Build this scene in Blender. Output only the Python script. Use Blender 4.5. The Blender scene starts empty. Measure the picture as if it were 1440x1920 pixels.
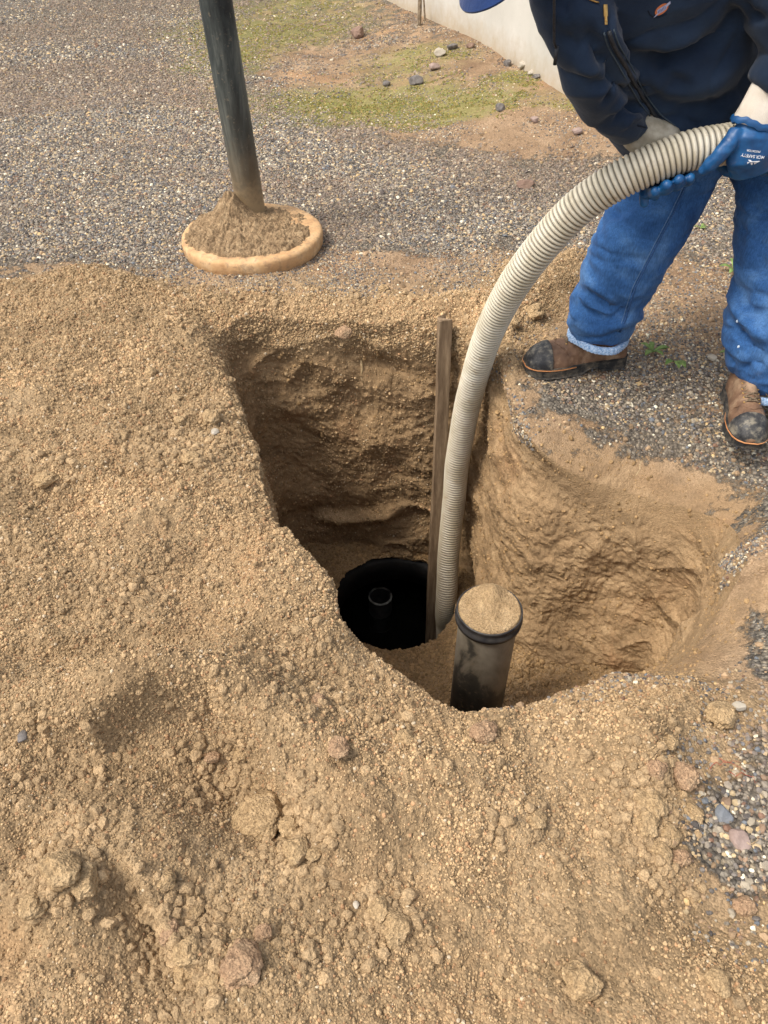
import bpy, math, random
import numpy as np
from mathutils import Vector, Matrix
from mathutils.bvhtree import BVHTree
random.seed(7); rng = np.random.default_rng(7)
SC = bpy.context.scene
COL = SC.collection
# ------------------------------------------------------------------ camera, light, exposure
H = 1.40; PITCH = math.radians(43.0); FPX = 1443.0
cam = bpy.data.cameras.new('camera'); camo = bpy.data.objects.new('camera', cam); COL.objects.link(camo)
cam.sensor_fit = 'VERTICAL'; cam.sensor_height = 24.0; cam.lens = 24.0*FPX/1920.0
cam.clip_start = 0.02; cam.clip_end = 2000
camo.location = (0, 0, H); camo.rotation_euler = (math.pi/2-PITCH, 0, 0)
SC.camera = camo
SUN_EL, SUN_AZ = math.radians(56), math.radians(-112)      # azimuth from +Y towards +X
w = bpy.data.worlds.new('World'); SC.world = w; w.use_nodes = True
nt = w.node_tree; bg = nt.nodes['Background']
sky = nt.nodes.new('ShaderNodeTexSky'); sky.sky_type = 'NISHITA'; sky.sun_disc = False
sky.sun_elevation = SUN_EL; sky.sun_rotation = SUN_AZ; sky.air_density = 1.0; sky.dust_density = 4.0; sky.ozone_density = 0.4
hsn = nt.nodes.new('ShaderNodeHueSaturation'); hsn.inputs['Saturation'].default_value = 0.45; nt.links.new(sky.outputs[0], hsn.inputs['Color']); nt.links.new(hsn.outputs[0], bg.inputs[0]); bg.inputs[1].default_value = 0.15
sl = bpy.data.lights.new('sun', 'SUN'); so = bpy.data.objects.new('sun', sl); COL.objects.link(so)
sl.energy = 1.35; sl.angle = math.radians(15); sl.color = (1.0, 0.93, 0.82)
sd = Vector((math.sin(SUN_AZ)*math.cos(SUN_EL), math.cos(SUN_AZ)*math.cos(SUN_EL), math.sin(SUN_EL)))
so.rotation_euler = sd.to_track_quat('Z', 'Y').to_euler()
SC.view_settings.view_transform = 'Standard'; SC.view_settings.look = 'None'
SC.view_settings.gamma = 1.0; SC.view_settings.exposure = 0.86
# ------------------------------------------------------------------ pixel <-> world helpers
SP, CP = math.sin(PITCH), math.cos(PITCH)
def ray(px, py):
    u = (np.asarray(px, float)-720)/FPX; v = (960-np.asarray(py, float))/FPX
    return u, CP+v*SP, -SP+v*CP                      # world direction (x, y, z)
def G(px, py, z=0.0):                                # meet the level z
    a, b, c = ray(px, py); t = (z-H)/c
    return np.stack([a*t, b*t, np.zeros_like(a*t)+z], -1)
def P(px, py, d):                                    # meet the depth y = d
    a, b, c = ray(px, py); t = d/b
    return Vector((float(a*t), float(d), float(H+c*t)))
def project(p):
    p = np.asarray(p); x, y, z = p[..., 0], p[..., 1], p[..., 2]-H
    Z = y*CP-z*SP; v = (y*SP+z*CP)/Z
    return 720+FPX*x/Z, 960-FPX*v, Z
# ------------------------------------------------------------------ numpy noise
PERM = np.random.default_rng(3).permutation(256); PERM = np.concatenate([PERM]*3)
GR = np.random.default_rng(4).normal(size=(256, 3)); GR /= np.linalg.norm(GR, axis=1)[:, None]
def perlin(p):
    p = np.asarray(p, float); i = np.floor(p).astype(int); f = p-i; i &= 255
    s = f*f*f*(f*(f*6-15)+10); out = 0
    for dx in (0, 1):
        wx = s[:, 0] if dx else 1-s[:, 0]
        for dy in (0, 1):
            wy = s[:, 1] if dy else 1-s[:, 1]
            for dz in (0, 1):
                wz = s[:, 2] if dz else 1-s[:, 2]
                h = PERM[PERM[PERM[i[:, 0]+dx]+i[:, 1]+dy]+i[:, 2]+dz]
                g = GR[h]
                out = out+wx*wy*wz*(g[:, 0]*(f[:, 0]-dx)+g[:, 1]*(f[:, 1]-dy)+g[:, 2]*(f[:, 2]-dz))
    return out*1.6
def fbm(p, o=3, l=2.1, g=0.5):
    a, s, r = 1.0, 0, 0.0
    for k in range(o): s = s+a*perlin(p+17.3*k); p = p*l; a *= g
    return s
def lumps(p):                                        # rounded clods with creases
    return np.abs(perlin(p))*1.0
def sstep(a, b, x):
    t = np.clip((x-a)/(b-a), 0, 1); return t*t*(3-2*t)
def seg_dist(x, y, pts):
    d = np.full(x.shape, 1e9)
    for (ax, ay), (bx, by) in zip(pts[:-1], pts[1:]):
        vx, vy = bx-ax, by-ay; t = np.clip(((x-ax)*vx+(y-ay)*vy)/(vx*vx+vy*vy+1e-12), 0, 1)
        d = np.minimum(d, np.hypot(x-ax-t*vx, y-ay-t*vy))
    return d
def poly_sd(x, y, poly):                             # >0 inside
    n = len(poly); ins = np.zeros(x.shape, bool)
    for k in range(n):
        (ax, ay), (bx, by) = poly[k], poly[(k+1) % n]
        c = ((ay > y) != (by > y)) & (x < (bx-ax)*(y-ay)/((by-ay) if by != ay else 1e-9)+ax); ins ^= c
    d = seg_dist(x, y, list(poly)+[poly[0]])
    return np.where(ins, d, -d)
def gp(pts, z=0.0): return [tuple(G(a, b, z)[:2]) for a, b in pts]
# ------------------------------------------------------------------ object helpers
def tag(o, label=None, cat=None, group=None, kind=None):
    if label: o['label'] = label
    if cat: o['category'] = cat
    if group: o['group'] = group
    if kind: o['kind'] = kind
    return o
def empty(name, loc=(0, 0, 0)):
    o = bpy.data.objects.new(name, None); COL.objects.link(o); o.location = loc; o.empty_display_size = 0.1; return o
def link_mesh(name, me, mat, parent=None):
    o = bpy.data.objects.new(name, me); COL.objects.link(o)
    if mat and not me.materials: me.materials.append(mat)
    if parent:
        o.parent = parent; bpy.context.view_layer.update()
        o.matrix_parent_inverse = parent.matrix_world.inverted()
    return o
def npmesh(name, V, F, smooth=True):
    me = bpy.data.meshes.new(name); V = np.asarray(V, np.float32); F = np.asarray(F)
    if F.dtype == object or F.ndim == 1:
        me.from_pydata([tuple(map(float, v)) for v in V], [], [tuple(f) for f in F])
    else:
        k = F.shape[1]; me.vertices.add(len(V)); me.vertices.foreach_set('co', V.ravel())
        me.loops.add(F.size); me.loops.foreach_set('vertex_index', F.astype(np.int32).ravel())
        me.polygons.add(len(F)); me.polygons.foreach_set('loop_start', np.arange(0, F.size, k, dtype=np.int32))
        me.update(calc_edges=True); me.validate()
    if smooth: me.polygons.foreach_set('use_smooth', np.ones(len(me.polygons), bool))
    return me
class MB:                                            # collects shapes for ONE mesh
    def __init__(s): s.V = []; s.F = []
    def add(s, V, F):
        o = len(s.V); s.V += [tuple(map(float, v)) for v in V]; s.F += [tuple(int(i)+o for i in f) for f in F]
    def loft(s, rings, cap=True):
        n = len(rings[0]); V = [p for r in rings for p in r]; F = []
        for k in range(len(rings)-1):
            for j in range(n):
                a = k*n+j; b = k*n+(j+1) % n; F.append((a, b, b+n, a+n))
        if cap: F.append(tuple(range(n-1, -1, -1))); F.append(tuple((len(rings)-1)*n+j for j in range(n)))
        s.add(V, F)
    def tube(s, pts, rad, n=12, side=None, flat=1.0, cap=True):
        pts = [Vector(p) for p in pts]; m = len(pts)
        if not hasattr(rad, '__len__'): rad = [rad]*m
        rings = []; up = Vector(side) if side else None
        for k in range(m):
            t = (pts[min(k+1, m-1)]-pts[max(k-1, 0)]).normalized()
            if up is None: up = t.orthogonal()
            u = (up-t*up.dot(t)).normalized(); up = u if side is None else up; v = t.cross(u)
            rr = rad[k]; ra, rb = rr if hasattr(rr, '__len__') else (rr, rr*flat)
            rings.append([pts[k]+u*ra*math.cos(2*math.pi*j/n)+v*rb*math.sin(2*math.pi*j/n) for j in range(n)])
        s.loft(rings, cap)
    def box(s, c, size, R=None):
        V = []
        for a in (-.5, .5):
            for b in (-.5, .5):
                for d in (-.5, .5):
                    v = Vector((a*size[0], b*size[1], d*size[2])); V.append((R@v if R else v)+Vector(c))
        s.add(V, [(0, 1, 3, 2), (4, 6, 7, 5), (0, 4, 5, 1), (2, 3, 7, 6), (0, 2, 6, 4), (1, 5, 7, 3)])
    def lathe(s, prof, n=48, c=(0, 0, 0), R=None, cap=True):
        rings = []
        for r, z in prof:
            rings.append([(R@Vector((r*math.cos(2*math.pi*j/n), r*math.sin(2*math.pi*j/n), z)) if R else Vector((r*math.cos(2*math.pi*j/n), r*math.sin(2*math.pi*j/n), z)))+Vector(c) for j in range(n)])
        s.loft(rings, cap)
    def ball(s, c, r, n=16, m=10, R=None):
        if not hasattr(r, '__len__'): r = (r, r, r)
        rings = []
        for k in range(m+1):
            a = -math.pi/2+math.pi*(k+.02)/(m+.04)
            ring = []
            for j in range(n):
                b = 2*math.pi*j/n; v = Vector((r[0]*math.cos(a)*math.cos(b), r[1]*math.cos(a)*math.sin(b), r[2]*math.sin(a)))
                ring.append((R@v if R else v)+Vector(c))
            rings.append(ring)
        s.loft(rings)
    def mesh(s, name, smooth=True):
        me = bpy.data.meshes.new(name); me.from_pydata(s.V, [], s.F); me.update()
        if smooth: me.polygons.foreach_set('use_smooth', np.ones(len(me.polygons), bool))
        return me
    def build(s, name, mat, parent=None, smooth=True, bevel=0):
        o = link_mesh(name, s.mesh(name, smooth), mat, parent)
        if bevel:
            b = o.modifiers.new('bevel', 'BEVEL'); b.width = bevel; b.segments = 2; b.limit_method = 'ANGLE'
        return o
def bake(me, mods):                                  # run modifiers once, hand back plain arrays
    o = bpy.data.objects.new('t', me); COL.objects.link(o)
    for typ, kw in mods:
        m = o.modifiers.new(typ, typ)
        for k, v in kw.items(): setattr(m, k, v)
    dg = bpy.context.evaluated_depsgraph_get(); ev = o.evaluated_get(dg); m2 = bpy.data.meshes.new_from_object(ev)
    bpy.data.objects.remove(o); m2.polygons.foreach_set('use_smooth', np.ones(len(m2.polygons), bool))
    return m2
def remesh(mb, vox=0.008, it=6, fac=0.6):
    return bake(mb.mesh('t'), [('REMESH', dict(mode='VOXEL', voxel_size=vox)), ('SMOOTH', dict(iterations=it, factor=fac))])
def verts(me):
    a = np.empty(len(me.vertices)*3, np.float32); me.vertices.foreach_get('co', a); return a.reshape(-1, 3).astype(float)
def norms(me):
    a = np.empty(len(me.vertices)*3, np.float32); me.vertices.foreach_get('normal', a); return a.reshape(-1, 3).astype(float)
def setv(me, V): me.vertices.foreach_set('co', np.asarray(V, np.float32).ravel()); me.update()
def spline(pts, n=8):                                # Catmull-Rom through points
    pts = [np.array(p, float) for p in pts]; q = [2*pts[0]-pts[1]]+pts+[2*pts[-1]-pts[-2]]; out = []
    for k in range(1, len(q)-2):
        for j in range(n):
            t = j/n; a, b, c, d = q[k-1:k+3]
            out.append(.5*((2*b)+(c-a)*t+(2*a-5*b+4*c-d)*t*t+(3*b-a-3*c+d)*t**3))
    out.append(pts[-1]); return np.array(out)
# ------------------------------------------------------------------ materials
def S(r, g, b): f = lambda c: ((c/255+.055)/1.055)**2.4 if c > 10 else c/255/12.92; return (f(r), f(g), f(b), 1)
class NM:
    def __init__(s, name):
        s.m = bpy.data.materials.new(name); s.m.use_nodes = True; s.t = s.m.node_tree; s.b = s.t.nodes['Principled BSDF']
        s.tc = s.t.nodes.new('ShaderNodeTexCoord')
    def n(s, typ, **kw):
        x = s.t.nodes.new(typ)
        for k, v in kw.items(): setattr(x, k, v)
        return x
    def L(s, a, b): s.t.links.new(a, b)
    def noise(s, scale, detail=4, rough=.55, vec=None, dist=0):
        x = s.n('ShaderNodeTexNoise'); x.inputs['Scale'].default_value = scale; x.inputs['Detail'].default_value = detail
        x.inputs['Roughness'].default_value = rough; x.inputs['Distortion'].default_value = dist
        s.L(vec or s.tc.outputs['Object'], x.inputs['Vector']); return x.outputs['Fac']
    def voro(s, scale, out='Distance', feat='F1', vec=None, rand=1):
        x = s.n('ShaderNodeTexVoronoi', feature=feat); x.inputs['Scale'].default_value = scale; x.inputs['Randomness'].default_value = rand
        s.L(vec or s.tc.outputs['Object'], x.inputs['Vector']); return x.outputs[out]
    def ramp(s, fac, stops):
        x = s.n('ShaderNodeValToRGB'); e = x.color_ramp.elements
        while len(e) < len(stops): e.new(.5)
        for k, (p, c) in enumerate(stops): e[k].position = p; e[k].color = c if hasattr(c, '__len__') else (c, c, c, 1)
        s.L(fac, x.inputs[0]); return x.outputs[0]
    def mix(s, f, a, b, mode='MIX'):
        x = s.n('ShaderNodeMix', data_type='RGBA', blend_type=mode)
        for v, i in ((f, 0), (a, 6), (b, 7)):
            if hasattr(v, 'is_linked') or hasattr(v, 'links'): s.L(v, x.inputs[i])
            else: x.inputs[i].default_value = v
        return x.outputs[2]
    def math(s, op, a, b=0.0, clamp=False):
        x = s.n('ShaderNodeMath', operation=op, use_clamp=clamp)
        for v, i in ((a, 0), (b, 1)):
            if hasattr(v, 'links'): s.L(v, x.inputs[i])
            else: x.inputs[i].default_value = v
        return x.outputs[0]
    def bump(s, h, st=.5, dist=.01, prev=None):
        x = s.n('ShaderNodeBump'); x.inputs['Strength'].default_value = st; x.inputs['Distance'].default_value = dist; s.L(h, x.inputs['Height'])
        if prev: s.L(prev, x.inputs['Normal'])
        return x.outputs[0]
    def out(s, col=None, rough=.9, nrm=None, spec=.3, metal=0, sheen=0):
        if col is not None:
            if hasattr(col, 'links'): s.L(col, s.b.inputs['Base Color'])
            else: s.b.inputs['Base Color'].default_value = col
        if hasattr(rough, 'links'): s.L(rough, s.b.inputs['Roughness'])
        else: s.b.inputs['Roughness'].default_value = rough
        if nrm: s.L(nrm, s.b.inputs['Normal'])
        s.b.inputs['Specular IOR Level'].default_value = spec; s.b.inputs['Metallic'].default_value = metal
        s.b.inputs['Sheen Weight'].default_value = sheen
        return s.m
def simple(name, c1, c2=None, scale=20, rough=.8, bs=300, bst=.3, bd=.002, spec=.3, metal=0):
    m = NM(name); c = m.ramp(m.noise(scale, 5), [(.35, c1), (.65, c2 or c1)])
    return m.out(c, rough, m.bump(m.noise(bs, 3), bst, bd), spec, metal)
# soil colours, linear
SOIL_A, SOIL_B, SOIL_R = (.54, .37, .19, 1), (.36, .23, .11, 1), (.44, .25, .12, 1)
def ground_mat():
    m = NM('ground_soil')
    at = m.n('ShaderNodeAttribute', attribute_name='mask'); sp = m.n('ShaderNodeSeparateColor'); m.L(at.outputs['Color'], sp.inputs[0])
    gr, moss, pit = sp.outputs[0], sp.outputs[1], sp.outputs[2]; yel = at.outputs['Alpha']
    soil = m.ramp(m.noise(5, 6, .6), [(.3, (.19, .128, .07, 1)), (.5, (.27, .187, .103, 1)), (.7, (.37, .262, .15, 1))])  # soil kept darker than its crumbs: shade of the gaps put into the colour
    flat = m.ramp(m.noise(4, 6, .65), [(.3, (.17, .108, .064, 1)), (.5, (.27, .182, .11, 1)), (.7, (.37, .265, .17, 1))]); soil = m.mix(yel, flat, soil)
    soil = m.mix(m.ramp(m.noise(2.3, 5, .6, dist=.5), [(.55, 0.0), (.72, .55)]), soil, SOIL_R)
    grain = m.ramp(m.voro(230, 'Color'), [(.2, .62), (.8, 1.3)])
    soil = m.mix(.75, soil, grain, 'MULTIPLY')
    # damp subsoil of the cut faces
    pv = m.n('ShaderNodeMapping'); pv.inputs['Scale'].default_value = (1, 1, 2.3); m.L(m.tc.outputs['Object'], pv.inputs[0])
    sub = m.ramp(m.noise(7, 7, .62, vec=pv.outputs[0], dist=.4), [(.28, (.17, .112, .06, 1)), (.5, (.30, .198, .105, 1)), (.72, (.42, .29, .16, 1))])
    sub = m.mix(m.ramp(m.noise(3.1, 4, .5, dist=.8), [(.60, 0.0), (.74, .5)]), sub, (.30, .15, .07, 1))
    sub = m.mix(.6, sub, m.ramp(m.noise(160, 3), [(.3, .7), (.7, 1.25)]), 'MULTIPLY')
    soil = m.mix(pit, soil, sub)
    # packed gravel between the loose stones
    gc = m.ramp(m.voro(105, 'Color'), [(0, S(72, 70, 66)), (.25, S(102, 96, 88)), (.5, S(126, 117, 104)), (.75, S(150, 142, 128)), (.93, S(170, 154, 128)), (1, S(215, 205, 190))])
    gc = m.mix(m.ramp(m.noise(1.1, 4), [(.42, 0.0), (.62, .5)]), gc, S(126, 111, 94))
    gedge = m.ramp(m.voro(105, 'Distance', 'F1'), [(.2, 1.0), (.75, .35)])
    gc = m.mix(.85, gc, gedge, 'MULTIPLY')
    gm = m.math('ADD', gr, m.math('MULTIPLY', m.math('MULTIPLY', m.math('SUBTRACT', m.noise(9, 9, .75), .5), 2.6), m.math('MULTIPLY', gr, 3.0, True))); gm = m.ramp(gm, [(.42, 0.0), (.58, 1.0)])
    c = m.mix(gm, soil, gc)
    mm = m.math('MULTIPLY', moss, m.math('MULTIPLY', m.math('POWER', m.noise(6, 8, .78), 1.8), 4.2)); mm = m.ramp(mm, [(.30, 0.0), (.85, .8)])
    mc = m.ramp(m.noise(70, 4, .7), [(.35, (.12, .12, .035, 1)), (.65, (.27, .25, .09, 1))])
    c = m.mix(mm, c, mc)
    n1 = m.bump(m.noise(120, 3, .6), .45, .005); n2 = m.bump(m.math('MULTIPLY', m.voro(230, 'Distance'), -1.0), .5, .004, n1)
    gh = m.math('MULTIPLY', m.math('SUBTRACT', 1.0, m.voro(105, 'Distance')), gm); n3 = m.bump(gh, .8, .008, n2)
    return m.out(c, .95, n3, .15)
def crumb_mat():
    m = NM('soil_crumbs'); at = m.n('ShaderNodeAttribute', attribute_name='col', attribute_type='INSTANCER')
    c = m.mix(.7, at.outputs['Color'], m.ramp(m.noise(3.0, 5, .7), [(.3, .72), (.7, 1.25)]), 'MULTIPLY')
    return m.out(c, .95, m.bump(m.noise(2.5, 4, .6), .5, .0006), .12)
def pebble_mat():
    m = NM('gravel_stone'); at = m.n('ShaderNodeAttribute', attribute_name='col', attribute_type='INSTANCER')
    c = m.mix(.6, at.outputs['Color'], m.ramp(m.noise(1.6, 4, .6), [(.3, .75), (.7, 1.2)]), 'MULTIPLY')
    return m.out(c, .7, m.bump(m.noise(2, 3, .6), .3, .0005), .35)
def clod_mat(name, a, b, c3):
    m = NM(name); c = m.ramp(m.noise(28, 6, .65), [(.3, a), (.52, b), (.7, c3)])
    c = m.mix(.7, c, m.ramp(m.voro(260, 'Color'), [(.2, .65), (.8, 1.25)]), 'MULTIPLY')
    n = m.bump(m.noise(110, 6, .7), .8, .008); return m.out(c, .95, m.bump(m.voro(240), .6, .004, n), .12)
def lump_mat():
    m = NM('soil_lump'); at = m.n('ShaderNodeAttribute', attribute_name='col', attribute_type='INSTANCER')
    c = m.mix(.8, at.outputs['Color'], m.ramp(m.voro(5.5, 'Color'), [(.15, .65), (.85, 1.25)]), 'MULTIPLY')
    n = m.bump(m.noise(3.2, 6, .75), .7, .003); return m.out(c, .95, m.bump(m.voro(6), .4, .001, n), .1)
M = {}; M['lump'] = lump_mat()
M['ground'] = ground_mat(); M['crumb'] = crumb_mat(); M['pebble'] = pebble_mat()
M['clod'] = clod_mat('dry_clod', (.34, .23, .12, 1), (.44, .305, .165, 1), (.52, .375, .215, 1))
M['redclod'] = clod_mat('red_clod', (.30, .185, .11, 1), (.40, .26, .155, 1), (.48, .34, .21, 1))
# ------------------------------------------------------------------ terrain
PILE = [(-2.6, 2.6)]+gp([(-300, 540), (0, 528), (90, 528), (165, 513), (250, 522), (330, 534), (430, 546), (620, 550), (800, 556), (900, 540), (960, 495), (1090, 455), (1115, 520), (1010, 625), (965, 690), (900, 648), (800, 632), (640, 628), (500, 655), (520, 760), (620, 1000), (900, 1300), (1180, 1262), (1300, 1235), (1370, 1290), (1365, 1380), (1300, 1440), (1285, 1520), (1280, 1600), (1290, 1680), (1330, 1740), (1500, 1800), (1900, 2200)])+[(1.2, -1.5), (-2.6, -1.5)]
def blob(x, y, px, py, r, ry=None, ang=0, z=0.05):
    c = G(px, py, z); dx, dy = x-c[0], y-c[1]; ca, sa = math.cos(ang), math.sin(ang)
    u = dx*ca+dy*sa; v = -dx*sa+dy*ca; return np.exp(-(u/r)**2-(v/(ry or r))**2)
def trough(x, y, pts, wl, wr):                       # profile across a drawn line: + left side, - right side
    q = gp(pts, .08); d = np.full(x.shape, 1e9); s = np.zeros(x.shape); e = np.zeros(x.shape); m = len(q)-1
    for k in range(m):
        (ax, ay), (bx, by) = q[k], q[k+1]; vx, vy = bx-ax, by-ay; L = math.hypot(vx, vy)
        t = np.clip(((x-ax)*vx+(y-ay)*vy)/L**2, 0, 1); dd = np.hypot(x-ax-t*vx, y-ay-t*vy); c = (vx*(y-ay)-vy*(x-ax))/L
        b = dd < d; d = np.where(b, dd, d); s = np.where(b, c, s); e = np.where(b, (k+t)/m, e)
    tp = np.clip(np.minimum(e, 1-e)*5, 0, 1)
    s = np.where(s > 0, np.maximum(s, d), np.minimum(s, -d))
    return np.where(s > 0, np.exp(-(s/wl)**2), -np.exp(-(s/wr)**2))*tp*1.0, s, tp
def step(x, y, pts, w=.012, reach=.12):              # ridge: high left of the line, low right of it, fading both ways
    _, s, tp = trough(x, y, pts, .1, .1)
    return (sstep(-w, w, s)-.5)*np.exp(-(s/reach)**2)*tp
def base_z(x, y):
    sd = poly_sd(x, y, PILE)
    p3 = np.stack([x*1.7, y*1.7, 0*x+5], -1)
    edge = sd+.05*perlin(np.stack([x*6, y*6, 0*x], -1))
    z = .06*sstep(-.03, .14, edge)+.05*sstep(.1, .8, edge)
    z = z+.018*perlin(p3)*(.4+sstep(0, .3, sd))+.024*perlin(np.stack([x*3.6, y*6, 0*x+2], -1))*sstep(0, .25, sd)+.010*perlin(np.stack([x*11, y*13, 0*x+6], -1))*sstep(0, .15, sd)
    f = sstep(.0, .1, sd)
    z = z+f*(-.075*blob(x, y, 390, 1440, .13, .09)+.045*np.exp(-(seg_dist(x, y, gp([(-80, 1330), (120, 1320), (330, 1290), (480, 1310), (600, 1400), (680, 1520)], .1))/.085)**2)-.045*blob(x, y, 470, 1560, .10, .08)+.035*blob(x, y, 330, 1330, .13, .05)
             +0.125*step(x, y, [(590, 1570), (520, 1470), (480, 1400), (400, 1340), (320, 1345), (180, 1400), (0, 1375)][::-1], .007, .12)
             -.065*blob(x, y, 340, 1750, .10, .07, .5)+.04*blob(x, y, 150, 1690, .07)-.03*blob(x, y, 60, 1620, .05)
             +.07*step(x, y, [(230, 1620), (280, 1700), (320, 1790), (420, 1860)], .01, .07)
             +.04*step(x, y, [(-60, 1640), (40, 1720), (110, 1760)], .012, .06)
             -.035*blob(x, y, 150, 960, .12, .07)-.03*step(x, y, [(60, 870), (200, 900), (330, 935), (450, 920)], .01, .06)+.035*step(x, y, [(0, 1240), (200, 1215), (400, 1180)], .03, .10)-.02*blob(x, y, 250, 760, .2, .12)+.035*blob(x, y, 160, 530, .22, .1)
             +.03*blob(x, y, 850, 1500, .18, .1)-.035*blob(x, y, 1050, 1450, .08, .15)+.03*blob(x, y, 1230, 1400, .1)-.02*blob(x, y, 780, 1740, .14)
             +.03*blob(x, y, 560, 1060, .15)-.03*blob(x, y, 100, 1180, .25, .05))
    # bank against the concrete wall, hollow by the near gravel
    bank = sstep(1.3, .1, seg_dist(x, y, [(1.42, 4.3), (.75, 6.7), (.1, 8.6), (-2, 14)]))*sstep(3.6, 4.4, y)
    z = z+.13*bank
    z = z-.03*blob(x, y, 1060, 470, .25, .15)+.03*blob(x, y, 960, 480, .12)+.03*blob(x, y, 560, 520, .3, .12)+.02*blob(x, y, 1300, 560, .3, .1)
    z = z-.04*blob(x, y, 1300, 1000, .05, .03)-.03*blob(x, y, 1060, 560, .1)
    return z
# rim stations: px, py, dip below the ground, dip reach, base x, base y, base z
ST = [(405, 640, -.10, .16, -.41, 2.42, -1.36), (440, 740, -.035, .045, -.43, 2.1, -1.36), (478, 850, -.035, .045, -.38, 1.9, -1.36), (505, 955, -.035, .045, -.30, 1.72, -1.36),
      (590, 1050, -.035, .045, -.2, 1.6, -1.34), (630, 1105, -.035, .045, -.12, 1.5, -1.32), (643, 1160, -.01, .03, -.07, 1.4, -1.3), (690, 1214, -.035, .045, 0, 1.3, -1.25),
      (760, 1274, -.035, .045, .08, 1.2, -1.2), (840, 1327, -.035, .045, .16, 1.12, -1.15), (900, 1339, -.035, .045, .22, 1.1, -1.1), (980, 1320, -.035, .045, .34, 1.12, -1.1),
      (1100, 1282, -.035, .045, .5, 1.17, -1.05), (1185, 1264, -.10, .07, .62, 1.28, -.98), (1245, 1262, -.20, .13, .74, 1.40, -.93), (1300, 1215, -.22, .13, .80, 1.46, -.93), (1365, 1120, -.14, .09, .86, 1.50, -.93),
      (1398, 1050, -.05, .05, .89, 1.53, -.93), (1372, 985, -.14, .20, .89, 1.58, -.93), (1300, 955, -.19, .22, .84, 1.61, -.93), (1190, 925, -.19, .22, .72, 1.66, -.93),
      (1085, 890, -.15, .20, .60, 1.70, -.95), (1005, 835, -.09, .12, .52, 1.74, -1.0), (962, 765, -.05, .08, .44, 1.86, -1.1), (945, 705, -.03, .06, .41, 2.1, -1.3), (918, 655, -.03, .06, .39, 2.42, -1.36),
      (850, 622, -.06, .10, .27, 2.52, -1.36), (780, 612, -.05, .08, .1, 2.58, -1.36), (680, 605, -.07, .12, -.08, 2.60, -1.36), (560, 595, -.07, .14, -.25, 2.60, -1.36), (450, 600, -.09, .18, -.38, 2.57, -1.36)]
def close_spline(A, n):
    A = np.array(A, float); m = len(A); out = []
    for k in range(m):
        a, b, c, d = A[(k-1) % m], A[k], A[(k+1) % m], A[(k+2) % m]
        for j in range(n):
            t = j/n; out.append(.5*((2*b)+(c-a)*t+(2*a-5*b+4*c-d)*t*t+(3*b-a-3*c+d)*t**3))
    return np.array(out)
rows = []
for px, py, dip, wd, bx, by, bz in ST:
    z = 0.0
    for _ in range(12):
        g = G(px, py, z); z = .5*z+.5*(float(base_z(np.array([g[0]]), np.array([g[1]]))[0])+dip)
    rows.append((g[0], g[1], dip, wd, bx, by, bz))
R = close_spline(rows, 80)
# resample by rim arc length
L = np.concatenate([[0], np.cumsum(np.hypot(*np.diff(np.vstack([R[:, :2], R[:1, :2]]), axis=0).T))])
NT = 1500; tt = np.linspace(0, L[-1], NT, endpoint=False); Rc = np.vstack([R, R[:1]])
R = np.stack([np.interp(tt, L, Rc[:, k]) for k in range(7)], -1)
C0 = np.array([.35, 1.45]); rimxy = R[:, :2]; dirv = rimxy-C0; dirv /= np.linalg.norm(dirv, axis=1)[:, None]
kj = 1-.85*np.clip(-R[:, 2]*8, 0, 1)
jag = .016*kj*perlin(np.stack([rimxy[:, 0]*7+3, rimxy[:, 1]*7, 0*tt], -1))+.013*kj*perlin(np.stack([rimxy[:, 0]*14, rimxy[:, 1]*14, 0*tt], -1))+.008*kj*perlin(np.stack([rimxy[:, 0]*40, rimxy[:, 1]*40, 0*tt], -1))
rimxy = rimxy+dirv*jag[:, None]
offs = [0.0]; s_ = .0045
while offs[-1] < 13: offs.append(offs[-1]+s_); s_ *= 1.0062
offs += [18, 30, 60, 150, 400]
offs = np.array(offs[::-1]); NO = len(offs)
NW = 230; vv = np.linspace(0, 1, NW+1)[1:]
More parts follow.
